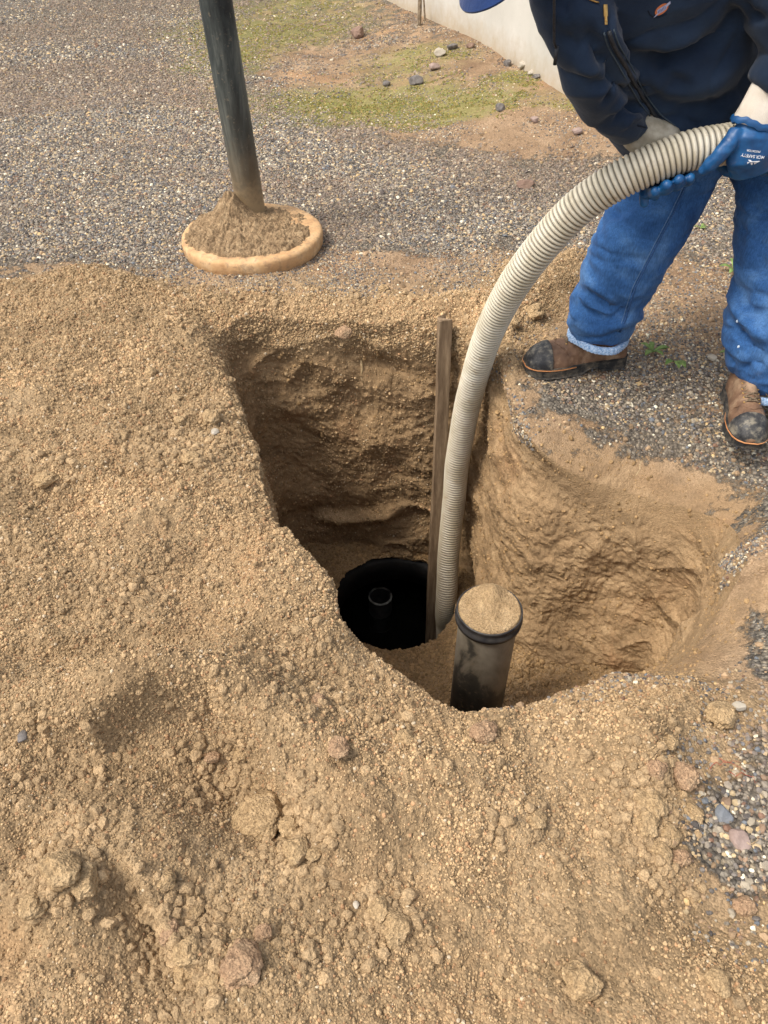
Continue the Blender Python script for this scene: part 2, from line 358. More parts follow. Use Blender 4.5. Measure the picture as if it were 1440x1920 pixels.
# gravel / moss masks in plan
def masks(x, y, n=None):
    q = np.stack([x, y, 0*x], -1); wob = .16*perlin(q*2.2)+.06*perlin(q*9)
    sdp = poly_sd(x, y, PILE)
    far = sstep(2.55, 3.15, y+1.3*wob-.12*np.clip(x, 0, 3)) 
    gravel = far*1.0
    dirt = gp([(330, 55), (470, 130), (520, 210), (700, 250), (900, 300), (1100, 330), (1500, 330)])+[(3, 9), (-.6, 9.5), (-1.0, 8.5)]
    dd = poly_sd(x, y+wob, dirt); top = sstep(-.25, .25, dd)
    gravel = gravel*(1-(.88-.35*sstep(5.2, 7.5, y))*top)
    def b(px, py, r, ry=None, a=1.0):
        return a*blob(x+wob*.3, y+wob*.3, px, py, r, ry, 0, 0)
    bare = b(700, 490, .35, .13, .8)+b(560, 530, .5, .12)+b(930, 520, .22, .22)+b(1290, 575, .6, .09, .8)+b(1060, 500, .2, .2, .9)+b(1300, 510, .3, .1, .5)+b(780, 590, .5, .12, .8)
    gravel = gravel-1.0*bare
    near = b(1090, 735, .26, .12, 1.1)+b(1330, 700, .35, .12, .7)+b(1380, 780, .25, .1, .6)+b(1420, 870, .16, .1, 1.1)+b(1440, 960, .08, .1, .5)+b(1330, 610, .3, .05, .3)+b(1240, 790, .2, .08, .5)+b(1120, 800, .22, .05, .6)+b(1390, 930, .12, .08, .6)\
        +b(1450, 1130, .05, .12, 1.1)+b(1475, 1250, .05, .1, .8)+b(1395, 1585, .085, .08, 1.4)+b(1480, 1500, .10, .12, 1.2)+b(1720, 900, .35, .3, 1.0)+b(1490, 1400, .06, .06, .7)
    gravel = np.clip(gravel+near, 0, 1)*(1-sstep(.02, .10, sdp)*(1-sstep(.4, .8, near)))
    moss = b(640, 195, .85, .38, 1.0)+b(850, 215, .5, .2, .85)+b(500, 60, .9, .6, .9)+b(590, 10, 1.2, .5, .6)+b(780, 130, .5, .35, .7)+b(760, 235, .6, .12, .4)+b(985, 180, .15, .12, 1.1)+b(1110, 245, .2, .15, 1.2)\
        +b(395, 120, .3, .5, .7)+b(440, 110, .3, .4, .5)+b(130, 250, .9, .12, .18)
    return gravel, np.clip(moss, 0, 1), sdp
def surf_outer(x, y, dipamt, wd, off):
    z = base_z(x, y)+dipamt*np.exp(-off/np.maximum(wd, .01))
    gv, ms, sdp = masks(x, y)
    q = np.stack([x, y, 0*x+3.1], -1)
    soft = 1-gv; pl = sstep(-.02, .08, sdp)
    near = np.exp(-off/3.0)
    z = z+soft*(.012*fbm(q*8, 2)*(.5+.5*pl)+(.008*pl+.008)*(lumps(q*22)-.25)+(.0055*pl+.006)*(lumps(q*55+9)-.25)+(.0035*pl+.0015)*perlin(q*130))*near
    z = z+.008*perlin(q*3)
    return z, gv, ms, sdp
X = rimxy[None, :, 0]+dirv[None, :, 0]*offs[:, None]; Y = rimxy[None, :, 1]+dirv[None, :, 1]*offs[:, None]
xf, yf = X.ravel(), Y.ravel(); of = np.repeat(offs, NT)
zf, gv, ms, sdp = surf_outer(xf, yf, np.tile(R[:, 2], NO), np.tile(R[:, 3], NO), of)
Vo = np.stack([xf, yf, zf], -1)
rim3 = Vo[-NT:]
base3 = R[:, 4:7]
# wall: ease outwards at the lip, lean to the base
f = vv[:, None]; k = np.clip(-R[:, 2]*6, 0, 1)[None, :]
fh = f*(1-k)+f**.85*k
soft = np.isin(np.arange(NT), np.arange(NT))
Wx = rim3[None, :, 0]+(base3[None, :, 0]-rim3[None, :, 0])*fh; Wy = rim3[None, :, 1]+(base3[None, :, 1]-rim3[None, :, 1])*fh
Wz = rim3[None, :, 2]+(base3[None, :, 2]-rim3[None, :, 2])*f
Vw = np.stack([Wx.ravel(), Wy.ravel(), Wz.ravel()], -1)
tang = np.roll(rimxy, -1, 0)-np.roll(rimxy, 1, 0); tang /= np.linalg.norm(tang, axis=1)[:, None]
nin = np.stack([-tang[:, 1], tang[:, 0]], -1)
if ((C0-rimxy)*nin).sum(1).mean() < 0: nin = -nin
for _ in range(60): nin = (nin+np.roll(nin, 1, 0)+np.roll(nin, -1, 0)); nin /= np.linalg.norm(nin, axis=1)[:, None]
nw = np.tile(nin, (NW, 1)); q = Vw*np.array([1, 1, 1.15]); q = q+.05*np.stack([perlin(Vw*3.1+1), perlin(Vw*3.1+11), perlin(Vw*3.1+21)], -1)
amp = sstep(0, .06, np.repeat(vv, NT))*(1-np.tile(k[0], NW))+sstep(0, .22, np.repeat(vv, NT))*np.tile(k[0], NW)
rid = 1-np.abs(perlin(q*4.2+3)); rid2 = 1-np.abs(perlin(q*11+8))
disp = .040*perlin(q*2.2)+.026*perlin(q*5.5)+.024*(rid**4-.3)*sstep(-.1, .3, perlin(q*1.7+5))+.006*perlin(q*13+4)+.006*fbm(q*24, 2)+.007*(lumps(q*36)-.2)+.004*lumps(q*75)+.0015*perlin(q*150)
disp = disp*amp
# a ledge of stuck soil low on the back wall, a root hollow high on it
bx_ = Vw[:, 0]; bz_ = Vw[:, 2]; back = sstep(2.2, 2.4, Vw[:, 1])
lz = -1.02+.10*(bx_+.1)+.03*np.sin(bx_*9)
disp += back*.055*np.exp(-((bz_-lz)/.035)**2)*sstep(-.36, -.25, bx_)*sstep(.13, .03, bx_)
disp -= back*.05*np.exp(-((bx_-.02)/.10)**2-((bz_+.22)/.07)**2)
Vw[:, 0] += nw[:, 0]*disp; Vw[:, 1] += nw[:, 1]*disp; Vw[:, 2] += .25*disp*amp
def grid_faces(nr, nt, off=0, wrap=True):
    a = (np.arange(nr-1)[:, None]*nt+np.arange(nt)[None, :]); b = (np.arange(nr-1)[:, None]*nt+(np.arange(nt)[None, :]+1) % nt)
    return np.stack([a.ravel(), (a+nt).ravel(), (b+nt).ravel(), b.ravel()], -1)+off
V1 = np.vstack([Vo, Vw]); F1 = grid_faces(NO+NW, NT)
depth = np.clip(-(Vw[:, 2]-np.tile(rim3[:, 2], NW)), 0, 2)
pitm = np.concatenate([np.zeros(len(Vo)), sstep(.0, .22, depth+.05*perlin(Vw*7))])
# the soft dipping shoulders show the same cut soil
kk8 = np.clip(-R[:, 2]*6, 0, 1); of_s = sstep(.25, .0, of)*np.tile(kk8, NO); pitm[:len(Vo)] = of_s*.7; pitm[len(Vo):] = np.maximum(pitm[len(Vo):], .7*np.tile(kk8, NW))
mk1 = np.stack([np.concatenate([gv*(1-of_s*.7), np.zeros(len(Vw))]), np.concatenate([ms, np.zeros(len(Vw))]), pitm, np.concatenate([sstep(-.25, .05, sdp+.1*perlin(Vo*5)), np.ones(len(Vw))])], -1)
# floor
MH = np.array([.048, 2.275]); MR = .276; MZ = -1.27
CPTS = np.array([(.05, 2.25, -1.27), (-.35, 2.3, -1.26), (.38, 2.35, -1.25), (.05, 2.6, -1.25), (.12, 1.9, -1.22), (.36, 1.95, -1.13), (.5, 1.75, -.89), (.88, 1.6, -.85), (.3, 1.45, -1.0), (.62, 1.4, -.9), (-.1, 1.7, -1.22), (.2, 1.15, -1.05), (1.0, 1.3, -.85)])
def floor_z(x, y):
    wsum = 0; z = 0
    for cx, cy, cz in CPTS:
        w_ = 1/((x-cx)**2+(y-cy)**2+.01)**1.6; wsum = wsum+w_; z = z+w_*cz
    z = z/wsum; r = np.hypot(x-MH[0], y-MH[1]); k = sstep(MR+.22, MR+.02, r)
    return z*(1-k)+k*(MZ+.03*sstep(MR, MR+.1, r))
gx = np.arange(-.75, 1.25, .006); gy = np.arange(.85, 2.85, .006); GX, GY = np.meshgrid(gx, gy); fx, fy = GX.ravel().copy(), GY.ravel().copy()
r = np.hypot(fx-MH[0], fy-MH[1]); ang = np.arctan2(fy-MH[1], fx-MH[0]); rr = MR+.012*perlin(np.stack([np.cos(ang)*3, np.sin(ang)*3, 0*ang], -1))+.007*perlin(np.stack([np.cos(ang)*9, np.sin(ang)*9, 0*ang], -1))
inside = r < rr-.006; sn = (r >= rr-.006) & (r < rr+.003); fx[sn] = MH[0]+np.cos(ang[sn])*rr[sn]; fy[sn] = MH[1]+np.sin(ang[sn])*rr[sn]
fz = floor_z(fx, fy); q = np.stack([fx, fy, 0*fx], -1); e_ = sstep(MR, MR+.04, r)
fz = fz+(.3+.7*e_)*(.020*fbm(q*9, 2)+.020*(lumps(q*17)-.2)+.012*(lumps(q*40)-.2)+.003*perlin(q*120))
nxg, nyg = len(gx), len(gy); a = (np.arange(nyg-1)[:, None]*nxg+np.arange(nxg-1)[None, :]).ravel(); F2 = np.stack([a, a+1, a+1+nxg, a+nxg], -1)
F2 = F2[~inside[F2].any(1)]; used = np.zeros(len(fx), bool); used[F2.ravel()] = True; idx = np.cumsum(used)-1
V2 = np.stack([fx, fy, fz], -1)[used]; F2 = idx[F2]; mk2 = np.tile([0, 0, .75, 1], (len(V2), 1))
VT = np.vstack([V1, V2]); FT = np.vstack([F1[:, ::-1], F2+len(V1)]); MK = np.vstack([mk1, mk2])
gme = npmesh('ground', VT, FT)
ca = gme.color_attributes.new('mask', 'FLOAT_COLOR', 'POINT'); ca.data.foreach_set('color', MK.astype(np.float32).ravel())
ground = link_mesh('ground', gme, M['ground']); tag(ground, kind='structure')
# ------------------------------------------------------------------ scattered stuff
def scatter(name, pts, rot, scl, col, mat, sub=2, rough=.35, variants=4, flat=1.0):
    me = bpy.data.meshes.new(name); n = len(pts); me.vertices.add(n); me.vertices.foreach_set('co', np.asarray(pts, np.float32).ravel())
    for nm, dat, ty in (('rot', rot, 'FLOAT_VECTOR'), ('scl', scl, 'FLOAT_VECTOR')):
        a = me.attributes.new(nm, ty, 'POINT'); a.data.foreach_set('vector', np.asarray(dat, np.float32).ravel())
    a = me.attributes.new('col', 'FLOAT_COLOR', 'POINT'); a.data.foreach_set('color', np.hstack([col, np.ones((n, 1))]).astype(np.float32).ravel())
    me.materials.append(mat)
    o = bpy.data.objects.new(name, me); COL.objects.link(o); tag(o, kind='stuff')
    ng = bpy.data.node_groups.new(name, 'GeometryNodeTree'); N = ng.nodes; L_ = ng.links
    ng.interface.new_socket('Geometry', in_out='INPUT', socket_type='NodeSocketGeometry'); ng.interface.new_socket('Geometry', in_out='OUTPUT', socket_type='NodeSocketGeometry')
    gi, go = N.new('NodeGroupInput'), N.new('NodeGroupOutput'); jn = N.new('GeometryNodeJoinGeometry')
    pos = N.new('GeometryNodeInputPosition')
    for v in range(variants):
        ic = N.new('GeometryNodeMeshIcoSphere'); ic.inputs['Radius'].default_value = 1; ic.inputs['Subdivisions'].default_value = sub
        nz = N.new('ShaderNodeTexNoise'); nz.noise_dimensions = '4D'; nz.inputs['W'].default_value = v*7.7+1; nz.inputs['Scale'].default_value = 1.2; nz.inputs['Detail'].default_value = 2
        sb = N.new('ShaderNodeVectorMath'); sb.operation = 'SUBTRACT'; sb.inputs[1].default_value = (.5, .5, .5)
        sc = N.new('ShaderNodeVectorMath'); sc.operation = 'SCALE'; sc.inputs['Scale'].default_value = rough*3.2
        sp_ = N.new('GeometryNodeSetPosition'); sm = N.new('GeometryNodeSetMaterial'); sm.inputs['Material'].default_value = mat
        g2 = N.new('GeometryNodeGeometryToInstance')
        L_.new(pos.outputs[0], nz.inputs['Vector']); L_.new(nz.outputs['Color'], sb.inputs[0]); L_.new(sb.outputs[0], sc.inputs[0])
        L_.new(ic.outputs[0], sp_.inputs['Geometry']); L_.new(sc.outputs[0], sp_.inputs['Offset'])
        ss = N.new('GeometryNodeSetShadeSmooth'); ss.inputs['Shade Smooth'].default_value = False
        L_.new(sp_.outputs[0], ss.inputs[0]); L_.new(ss.outputs[0], sm.inputs[0]); L_.new(sm.outputs[0], g2.inputs[0]); L_.new(g2.outputs[0], jn.inputs[0])
    ip = N.new('GeometryNodeInstanceOnPoints'); ip.inputs['Pick Instance'].default_value = True
    ar = N.new('GeometryNodeInputNamedAttribute'); ar.data_type = 'FLOAT_VECTOR'; ar.inputs['Name'].default_value = 'rot'
    as_ = N.new('GeometryNodeInputNamedAttribute'); as_.data_type = 'FLOAT_VECTOR'; as_.inputs['Name'].default_value = 'scl'
    e2r = N.new('FunctionNodeEulerToRotation')
    L_.new(ar.outputs[0], e2r.inputs[0]); L_.new(e2r.outputs[0], ip.inputs['Rotation']); L_.new(as_.outputs[0], ip.inputs['Scale'])
    L_.new(gi.outputs[0], ip.inputs['Points']); L_.new(jn.outputs[0], ip.inputs['Instance'])
    m2p = None; L_.new(ip.outputs[0], go.inputs[0])
    md = o.modifiers.new('scatter', 'NODES'); md.node_group = ng
    return o
# face sampling of the terrain
fc = VT[FT[:, 0]]*.25+VT[FT[:, 1]]*.25+VT[FT[:, 2]]*.25+VT[FT[:, 3]]*.25
e1 = VT[FT[:, 2]]-VT[FT[:, 0]]; e2 = VT[FT[:, 3]]-VT[FT[:, 1]]; cr = np.cross(e1, e2); area = .5*np.linalg.norm(cr, axis=1); nz_ = np.abs(cr[:, 2])/np.maximum(2*area, 1e-12)
ppx, ppy, pZ = project(fc); vis = (pZ > .15) & (ppx > -260) & (ppx < 1700) & (ppy > -120) & (ppy < 2250) & (fc[:, 1] < 10.5) & (fc[:, 1] > -.6)
fg = MK[FT[:, 0], 0]; fm = MK[FT[:, 0], 1]; fp = MK[FT[:, 0], 2]
isfloor = np.arange(len(FT)) >= len(F1)
fsd = poly_sd(fc[:, 0], fc[:, 1], PILE)
def sample(weight, n, seed):
    g = np.random.default_rng(seed); wt = area*weight*vis; tot = wt.sum(); n = int(min(n, 4e5)); idx = g.choice(len(FT), n, p=wt/tot)
    u, v = g.random(n)[:, None], g.random(n)[:, None]; A, B, C, D = (VT[FT[idx, k]] for k in range(4))
    return (A*(1-u)+B*u)*(1-v)+(D*(1-u)+C*u)*v, idx, g
def rand_rot(g, n): return g.random((n, 3))*2*math.pi
pn = lambda p, s, o=0: perlin(p*s+o)
# crumbs on the loose soil
pile_w = sstep(-.05, .06, fsd)*(1-fg)*(~isfloor)*(1-.9*sstep(.2, .7, fp))
clump = np.clip(.75+.9*perlin(fc*np.array([7, 7, 7])), .2, 1.6)
smooth_patch = 1-.9*(blob(fc[:, 0], fc[:, 1], 240, 1760, .06, .10, .5, .1)+blob(fc[:, 0], fc[:, 1], 30, 1720, .06, .05, 0, .1)+.6*blob(fc[:, 0], fc[:, 1], 560, 1060, .2, .1)+.7*blob(fc[:, 0], fc[:, 1], 1150, 1700, .12, .05, 0, .08))
p, ix, g = sample(pile_w*clump*np.clip(smooth_patch, .05, 1), 215000, 11); n = len(p)
s = (.0010+.0016*g.random(n)+.0034*g.random(n)**7)*np.clip(.7+.25*p[:, 1], .8, 1.5)
scl = s[:, None]*(.8+.4*g.random((n, 3)))
tone = (.58+.80*g.random(n))[:, None]; fld = (1+.30*perlin(p*[2.2, 2.2, 2]+3)+.16*perlin(p*7.5)-.10*sstep(1.7, 2.4, p[:, 1]))[:, None]; tone = tone*fld; cc = np.array([.385, .268, .148])*tone; redd = (g.random(n) < .10)[:, None]; cc = np.where(redd, np.array([.36, .215, .115])*tone, cc)
pale = (g.random(n) < .025)[:, None]; cc = np.where(pale, np.array([.52, .42, .29]), cc)
scatter('soil_crumbs', p+[0, 0, .0006], rand_rot(g, n), scl, cc, M['crumb'], 1, .30)
bl = lambda a, b_, r_, w_: w_*blob(fc[:, 0], fc[:, 1], a, b_, r_, None, 0, .08)
p, ix, g = sample(pile_w*(fp < .3)*(np.clip(-.15+1.5*perlin(fc*3.1+4), .02, 1.5)+bl(340, 1760, .06, 5)+bl(140, 1640, .06, 4)+bl(555, 1580, .05, 4)+bl(710, 1730, .05, 3)+bl(1230, 1480, .07, 4)+bl(380, 1420, .06, 2)+bl(1250, 1590, .05, 3)+bl(330, 830, .1, 2)), 6500, 12); n = len(p)
s = .0040+.008*g.random(n)**3; cc = np.array([.36, .252, .142])*(.85+.4*g.random(n))[:, None]
scatter('soil_lumps', p-[0, 0, .001], rand_rot(g, n), s[:, None]*(.75+.5*g.random((n, 3))), cc, M['lump'], 3, .42)
# crumbs on the cut faces, the floor and the bare ground
wl = np.where(isfloor, 4.0*(fc[:, 2] < -.3)*(fc[:, 0] > -.4), .75*(fp > .3)*np.clip(.5+1.2*perlin(fc*6), .1, 1.3)+.5*(fp <= .3)*(fsd < .03)*(1-fg)*np.exp(-np.clip(fc[:, 1]-2.8, 0, 9)/1.5))
p, ix, g = sample(wl*(~(vis & (fc[:, 1] > 7))), 150000, 13); n = len(p)
s = (.0016+.0022*g.random(n)+.009*g.random(n)**14)*np.where((fp[ix] > .3) & ~isfloor[ix], .72, 1); cc = np.where((fp[ix] > .3)[:, None], np.array([.30, .195, .095]), np.array([.32, .22, .132]))*(.65+.7*g.random(n))[:, None]
scatter('loose_dirt', p, rand_rot(g, n), s[:, None]*(.7+.6*g.random((n, 3))), cc, M['crumb'], 1, .32)
# gravel
PAL = np.array([S(112, 105, 98)[:3], S(134, 124, 110)[:3], S(162, 150, 130)[:3], S(140, 116, 94)[:3], S(82, 76, 72)[:3], S(184, 162, 126)[:3], S(222, 212, 186)[:3], S(120, 92, 74)[:3], S(106, 110, 114)[:3], S(196, 166, 118)[:3]])
PW = np.array([.20, .21, .15, .09, .13, .08, .03, .03, .06, .02]); PW /= PW.sum()
gq = np.clip(fg+(.85*perlin(fc*5)+.7*perlin(fc*16))*np.clip(fg*3, 0, 1), 0, 1); gq = np.where(fg > .93, np.maximum(gq, .75), gq)
gw = gq**1.5*(fg > .12)*(fp < .06)*(~isfloor)*np.exp(-np.clip(fc[:, 1]-4.2, 0, 9)/2.5)
p, ix, g = sample(gw, 260000, 14); n = len(p); far_ = np.clip((p[:, 1]-2.6)/3, 0, 1.2)
s = (.0026+.0026*g.random(n)+.006*g.random(n)**12)*(1+.35*far_)
ci = g.choice(len(PAL), n, p=PW); cc = PAL[ci]*(.75+.5*g.random((n, 1))); warm = sstep(-.2, .5, perlin(p*[1.0, 1.6, 0]+2)+.25*np.clip(p[:, 1]-3.5, 0, 2)-.25*(p[:, 0] < -.3))[:, None]
cc = cc*(1-warm*.45)+warm*.45*np.array(S(132, 110, 90)[:3])*(.6+.7*g.random((n, 1)))
scatter('gravel', p+[0, 0, .001], rand_rot(g, n)*[.12, .12, 1], s[:, None]*np.stack([.8+.6*g.random(n), .8+.5*g.random(n), .5+.3*g.random(n)], -1), cc, M['pebble'], 1, .30)
# stray stones over the bare soil near the gravel
sw = (1-fg)*(~isfloor)*(fsd < .06)*np.exp(-np.clip(fc[:, 1]-3, 0, 9)/2)*np.clip(.3+perlin(fc*2.5+7), .03, 1)*(fp < .35)*np.where(fc[:, 1] < 1.35, .3, np.where(fc[:, 1] < 2.3, 1.8, 1))
p, ix, g = sample(sw, 42000, 15); n = len(p); s = .0025+.004*g.random(n)**2; ci = g.choice(len(PAL), n, p=PW); cc = PAL[ci]*(.7+.5*g.random((n, 1)))
scatter('scattered_grit', p, rand_rot(g, n)*[.15, .15, 1], s[:, None]*(.7+.5*g.random((n, 3))), cc, M['pebble'], 1, .3)
# moss tufts
mw = (fsd < -.3)*sstep(.1, .45, fm)*np.clip(fm*1.0+.7*perlin(fc*5)+.8*perlin(fc*16)-.55, 0, 1)*(~isfloor)*(fc[:, 1] < 9)
p, ix, g = sample(mw, 34000, 16); n = len(p); s = .0025+.0035*g.random(n); cc = np.array([.19, .185, .06])*(.5+1.0*g.random((n, 1))); cc[:, 0] *= (.8+.6*g.random(n))
scatter('moss', p, rand_rot(g, n)*[.2, .2, 1], s[:, None]*np.array([1.2, 1.2, .6])*(.7+.6*g.random((n, 3))), cc, M['crumb'], 1, .4)
GB = BVHTree.FromPolygons([tuple(v) for v in VT[::1]], [], all_triangles=False) if False else None
def gz(px, py):                                      # ground point seen at a pixel (outer sheet)
    z = 0.05
    for _ in range(14):
        q = G(px, py, z); z = .5*z+.5*float(base_z(np.array([q[0]]), np.array([q[1]]))[0])
    return Vector((q[0], q[1], z))
# ------------------------------------------------------------------ concrete wall behind
m = NM('wall_render'); c = m.ramp(m.noise(2.2, 6, .6), [(.3, (.44, .42, .37, 1)), (.7, (.56, .535, .48, 1))])
c = m.mix(m.ramp(m.noise(9, 6, .7), [(.60, 0.0), (.75, .35)]), c, (.38, .34, .28, 1))
zz = m.n('ShaderNodeSeparateXYZ'); m.L(m.tc.outputs['Object'], zz.inputs[0])
lowd = m.ramp(m.math('ADD', zz.outputs[2], m.math('MULTIPLY', m.noise(12, 5, .7), -.25)), [(.0, .8), (.16, 0.0)])
c = m.mix(lowd, c, (.38, .30, .20, 1)); c = m.mix(m.ramp(m.voro(55), [(.04, .35), (.10, 0.0)]), c, (.35, .31, .26, 1))
M['wall'] = m.out(c, .9, m.bump(m.noise(120, 5), .5, .003), .2)
def prism(mb, poly, z0, z1):
    n = len(poly); V = [(x, y, z0) for x, y in poly]+[(x, y, z1) for x, y in poly]
    mb.add(V, [tuple(range(n-1, -1, -1)), tuple(range(n, 2*n))]+[(k, (k+1) % n, n+(k+1) % n, n+k) for k in range(n)])
wl_ = empty('concrete_wall', (.8, 6.6, 0)); tag(wl_, 'pale rendered concrete wall rising from the dirt bank behind the worker', 'wall')
gA, gB, gC = G(742, 0, .15), G(905, 82, .12), G(1112, 215, .12)
dAB = (gA-gB)[:2]; dAB /= np.linalg.norm(dAB); A2 = gA[:2]+dAB*6
mb = MB(); prism(mb, [tuple(gB[:2]), tuple(A2), (A2[0]+.25, A2[1]+.1), (gB[0]+.3, gB[1]+.05)], -.4, 2.6); o = mb.build('wall_panel', M['wall'], wl_, False, .01)
dBC = (gC-gB)[:2]; dBC /= np.linalg.norm(dBC); C2 = gC[:2]+dBC*.28
mb = MB(); prism(mb, [(gB[0]-.012, gB[1]-.004), (gB[0]+.31, gB[1]+.046), (C2[0]+4.0, C2[1]+2.2), (C2[0]+4.0, C2[1]+.8), tuple(C2)], -.4, 2.6); o = mb.build('wall_panel', M['wall'], wl_, False, .01)
M['wood'] = simple('old_wood', (.13, .095, .062, 1), (.30, .235, .16, 1), 40, .85, 200, .5, .003)
M['rub_hollow'] = simple('black_rubber_hollow', (.012, .012, .013, 1), (.03, .03, .032, 1), 30, .5)
a_ = P(783, -40, 7.85); b_ = P(783, 27, 7.85)
mb = MB(); mb.tube([(b_.x, b_.y, 1.8), (b_.x, b_.y, -.1)], .022, 10); tag(mb.build('wall_pipe', M['rub_hollow']), 'thin black pipe standing upright against the pale wall', 'pipe')
for (px, py, h_, r_, lab, nm) in ((786, 49, .20, .016, 'short wooden stake poking from the dirt at the wall foot', 'wooden_stake'), (798, 40, .15, .007, 'thin dry twig leaning on the wall beside the short wooden stake', 'dry_twig')):
    g_ = gz(px, py); mb = MB(); mb.tube([g_+Vector((0, 0, -.05)), g_+Vector((-.02 if r_ < .01 else 0, 0, h_))], r_, 6); tag(mb.build(nm, M['wood'], None, False), lab, 'stake' if r_ > .01 else 'twig')
# ------------------------------------------------------------------ rocks and clods
M['rock_brown'] = simple('rock_brown', (.16, .10, .075, 1), (.27, .18, .13, 1), 18, .85, 90, .6, .004)
M['rock_grey'] = simple('rock_grey', (.09, .08, .075, 1), (.20, .18, .165, 1), 22, .75, 90, .5, .004)
M['rock_blue'] = simple('rock_blue', (.13, .14, .15, 1), (.21, .22, .235, 1), 22, .7, 120, .4, .003)
M['rock_pink'] = simple('rock_pink', (.24, .17, .14, 1), (.36, .27, .23, 1), 22, .75, 120, .4, .003)
M['rock_white'] = simple('rock_white', (.33, .28, .21, 1), (.50, .45, .37, 1), 12, .85, 90, .5, .004)
import bmesh
def rock(name, label, cat, px, py, r, mat, sq=(1, 1, .7), rough=.5, sub=4, sink=.25, group=None, seed=None, ang=False):
    g_ = gz(px, py); bm = bmesh.new(); bmesh.ops.create_icosphere(bm, subdivisions=sub, radius=1); me = bpy.data.meshes.new(name); bm.to_mesh(me); bm.free()
    V = verts(me); sd_ = seed if seed is not None else px*.37+py*.11
    d = 1+rough*(.55*perlin(V*1.1+sd_)+.35*perlin(V*2.6+sd_)+.14*perlin(V*6+sd_)+.06*perlin(V*14+sd_))
    if ang:
        g2 = np.random.default_rng(int(px+py)); nn = g2.normal(size=(9, 3)); nn /= np.linalg.norm(nn, axis=1)[:, None]
        h = g2.uniform(.62, .95, 9); lim = np.min(np.where(V@nn.T > .05, h/np.maximum(V@nn.T, .05), 9), axis=1); d = np.minimum(lim, 1.05)*(1+.05*perlin(V*4+sd_))
    if name == 'soil_clod':
        g2 = np.random.default_rng(int(px*3+py)); nn = g2.normal(size=(11, 3)); nn /= np.linalg.norm(nn, axis=1)[:, None]; hh = g2.uniform(.55, .95, 11)
        lim = np.min(np.where(V@nn.T > .05, hh/np.maximum(V@nn.T, .05), 9), axis=1); d = np.minimum(lim*1.22, d*.96)*(1+.05*perlin(V*7+sd_)+.035*perlin(V*16+sd_)+.03*perlin(V*34+sd_))
    V = V*d[:, None]*np.array(sq)*r*(.55 if py < 260 else 1); a_ = sd_*2.3; ca_, sa_ = math.cos(a_), math.sin(a_); V = np.stack([V[:, 0]*ca_-V[:, 1]*sa_, V[:, 0]*sa_+V[:, 1]*ca_, V[:, 2]], -1)
    setv(me, V); me.polygons.foreach_set('use_smooth', np.full(len(me.polygons), not ang)); o = link_mesh(name, me, mat); o.location = g_+Vector((0, 0, r*sq[2]*(1-2*sink)*.8)); tag(o, label, cat, group); return o
RK = [(985, 350, .038, 'rock_brown', 'reddish brown angular rock on the gravel left of the hose'), (780, 158, .075, 'rock_grey', 'dark pointed rock on the mossy dirt, right of its smaller neighbour'), (725, 160, .045, 'rock_grey', 'small dark rock alone on the mossy patch'),
      (848, 92, .06, 'rock_grey', 'dark grey rock at the top of the dirt bank near the wall'), (826, 104, .07, 'rock_white', 'pale flat rock left of the dark one on the dirt bank'), (815, 130, .065, 'rock_pink', 'pinkish flat rock halfway down the dirt bank'),
      (982, 128, .075, 'rock_white', 'large upright cream rock leaning on the wall foot'), (1006, 148, .05, 'rock_grey', 'round dark rock at the wall foot beside the cream one'), (952, 122, .05, 'rock_grey', 'low black rock against the wall left of the cream one'),
      (996, 140, .04, 'rock_white', 'small white stone wedged between cream and dark rocks'), (937, 207, .055, 'rock_grey', 'flat dark stone in the red dirt below the wall'), (1002, 228, .04, 'rock_pink', 'dusty pink stone in the red dirt'),
      (1081, 250, .045, 'rock_pink', 'pinkish stone beside the moss near the sleeve'), (672, 70, .11, 'rock_brown', 'broad brown rock in the pale dirt right of the tall pipe'), (882, 90, .05, 'rock_brown', 'brown stone right at the foot of the wall corner'),
      (1356, 1530, .017, 'rock_blue', 'bluish grey stone at the edge of the near gravel'), (1384, 1573, .021, 'rock_pink', 'flat mauve stone on the near gravel patch'), (1395, 1702, .018, 'redclod', 'orange brown stone below the near gravel patch'),
      (1345, 1843, .018, 'clod', 'oval tan stone near the lower right corner'), (1335, 672, .014, 'rock_white', 'pale grey chip on the gravel between the boots'), (403, 812, .013, 'rock_white', 'pale cream pebble on the left spoil near the pit edge'),
      (402, 244, .022, 'rock_white', 'pale pebble on the gravel beside the tall pipe'), (1385, 1325, .012, 'rock_white', 'small white stone on the right edge of the spoil'), (668, 1697, .0055, 'rock_white', 'tiny white chip on the near spoil'), (45, 1382, .012, 'rock_grey', 'grey stone half buried in the left spoil ridge')]
for px, py, r_, mt, lab in RK: rock('rock' if r_ > .03 else 'stone', lab, 'rock' if r_ > .03 else 'stone', px, py, r_, M[mt], (1.15, .95, .75), .5, 3, .28, ang=mt.startswith('rock'))
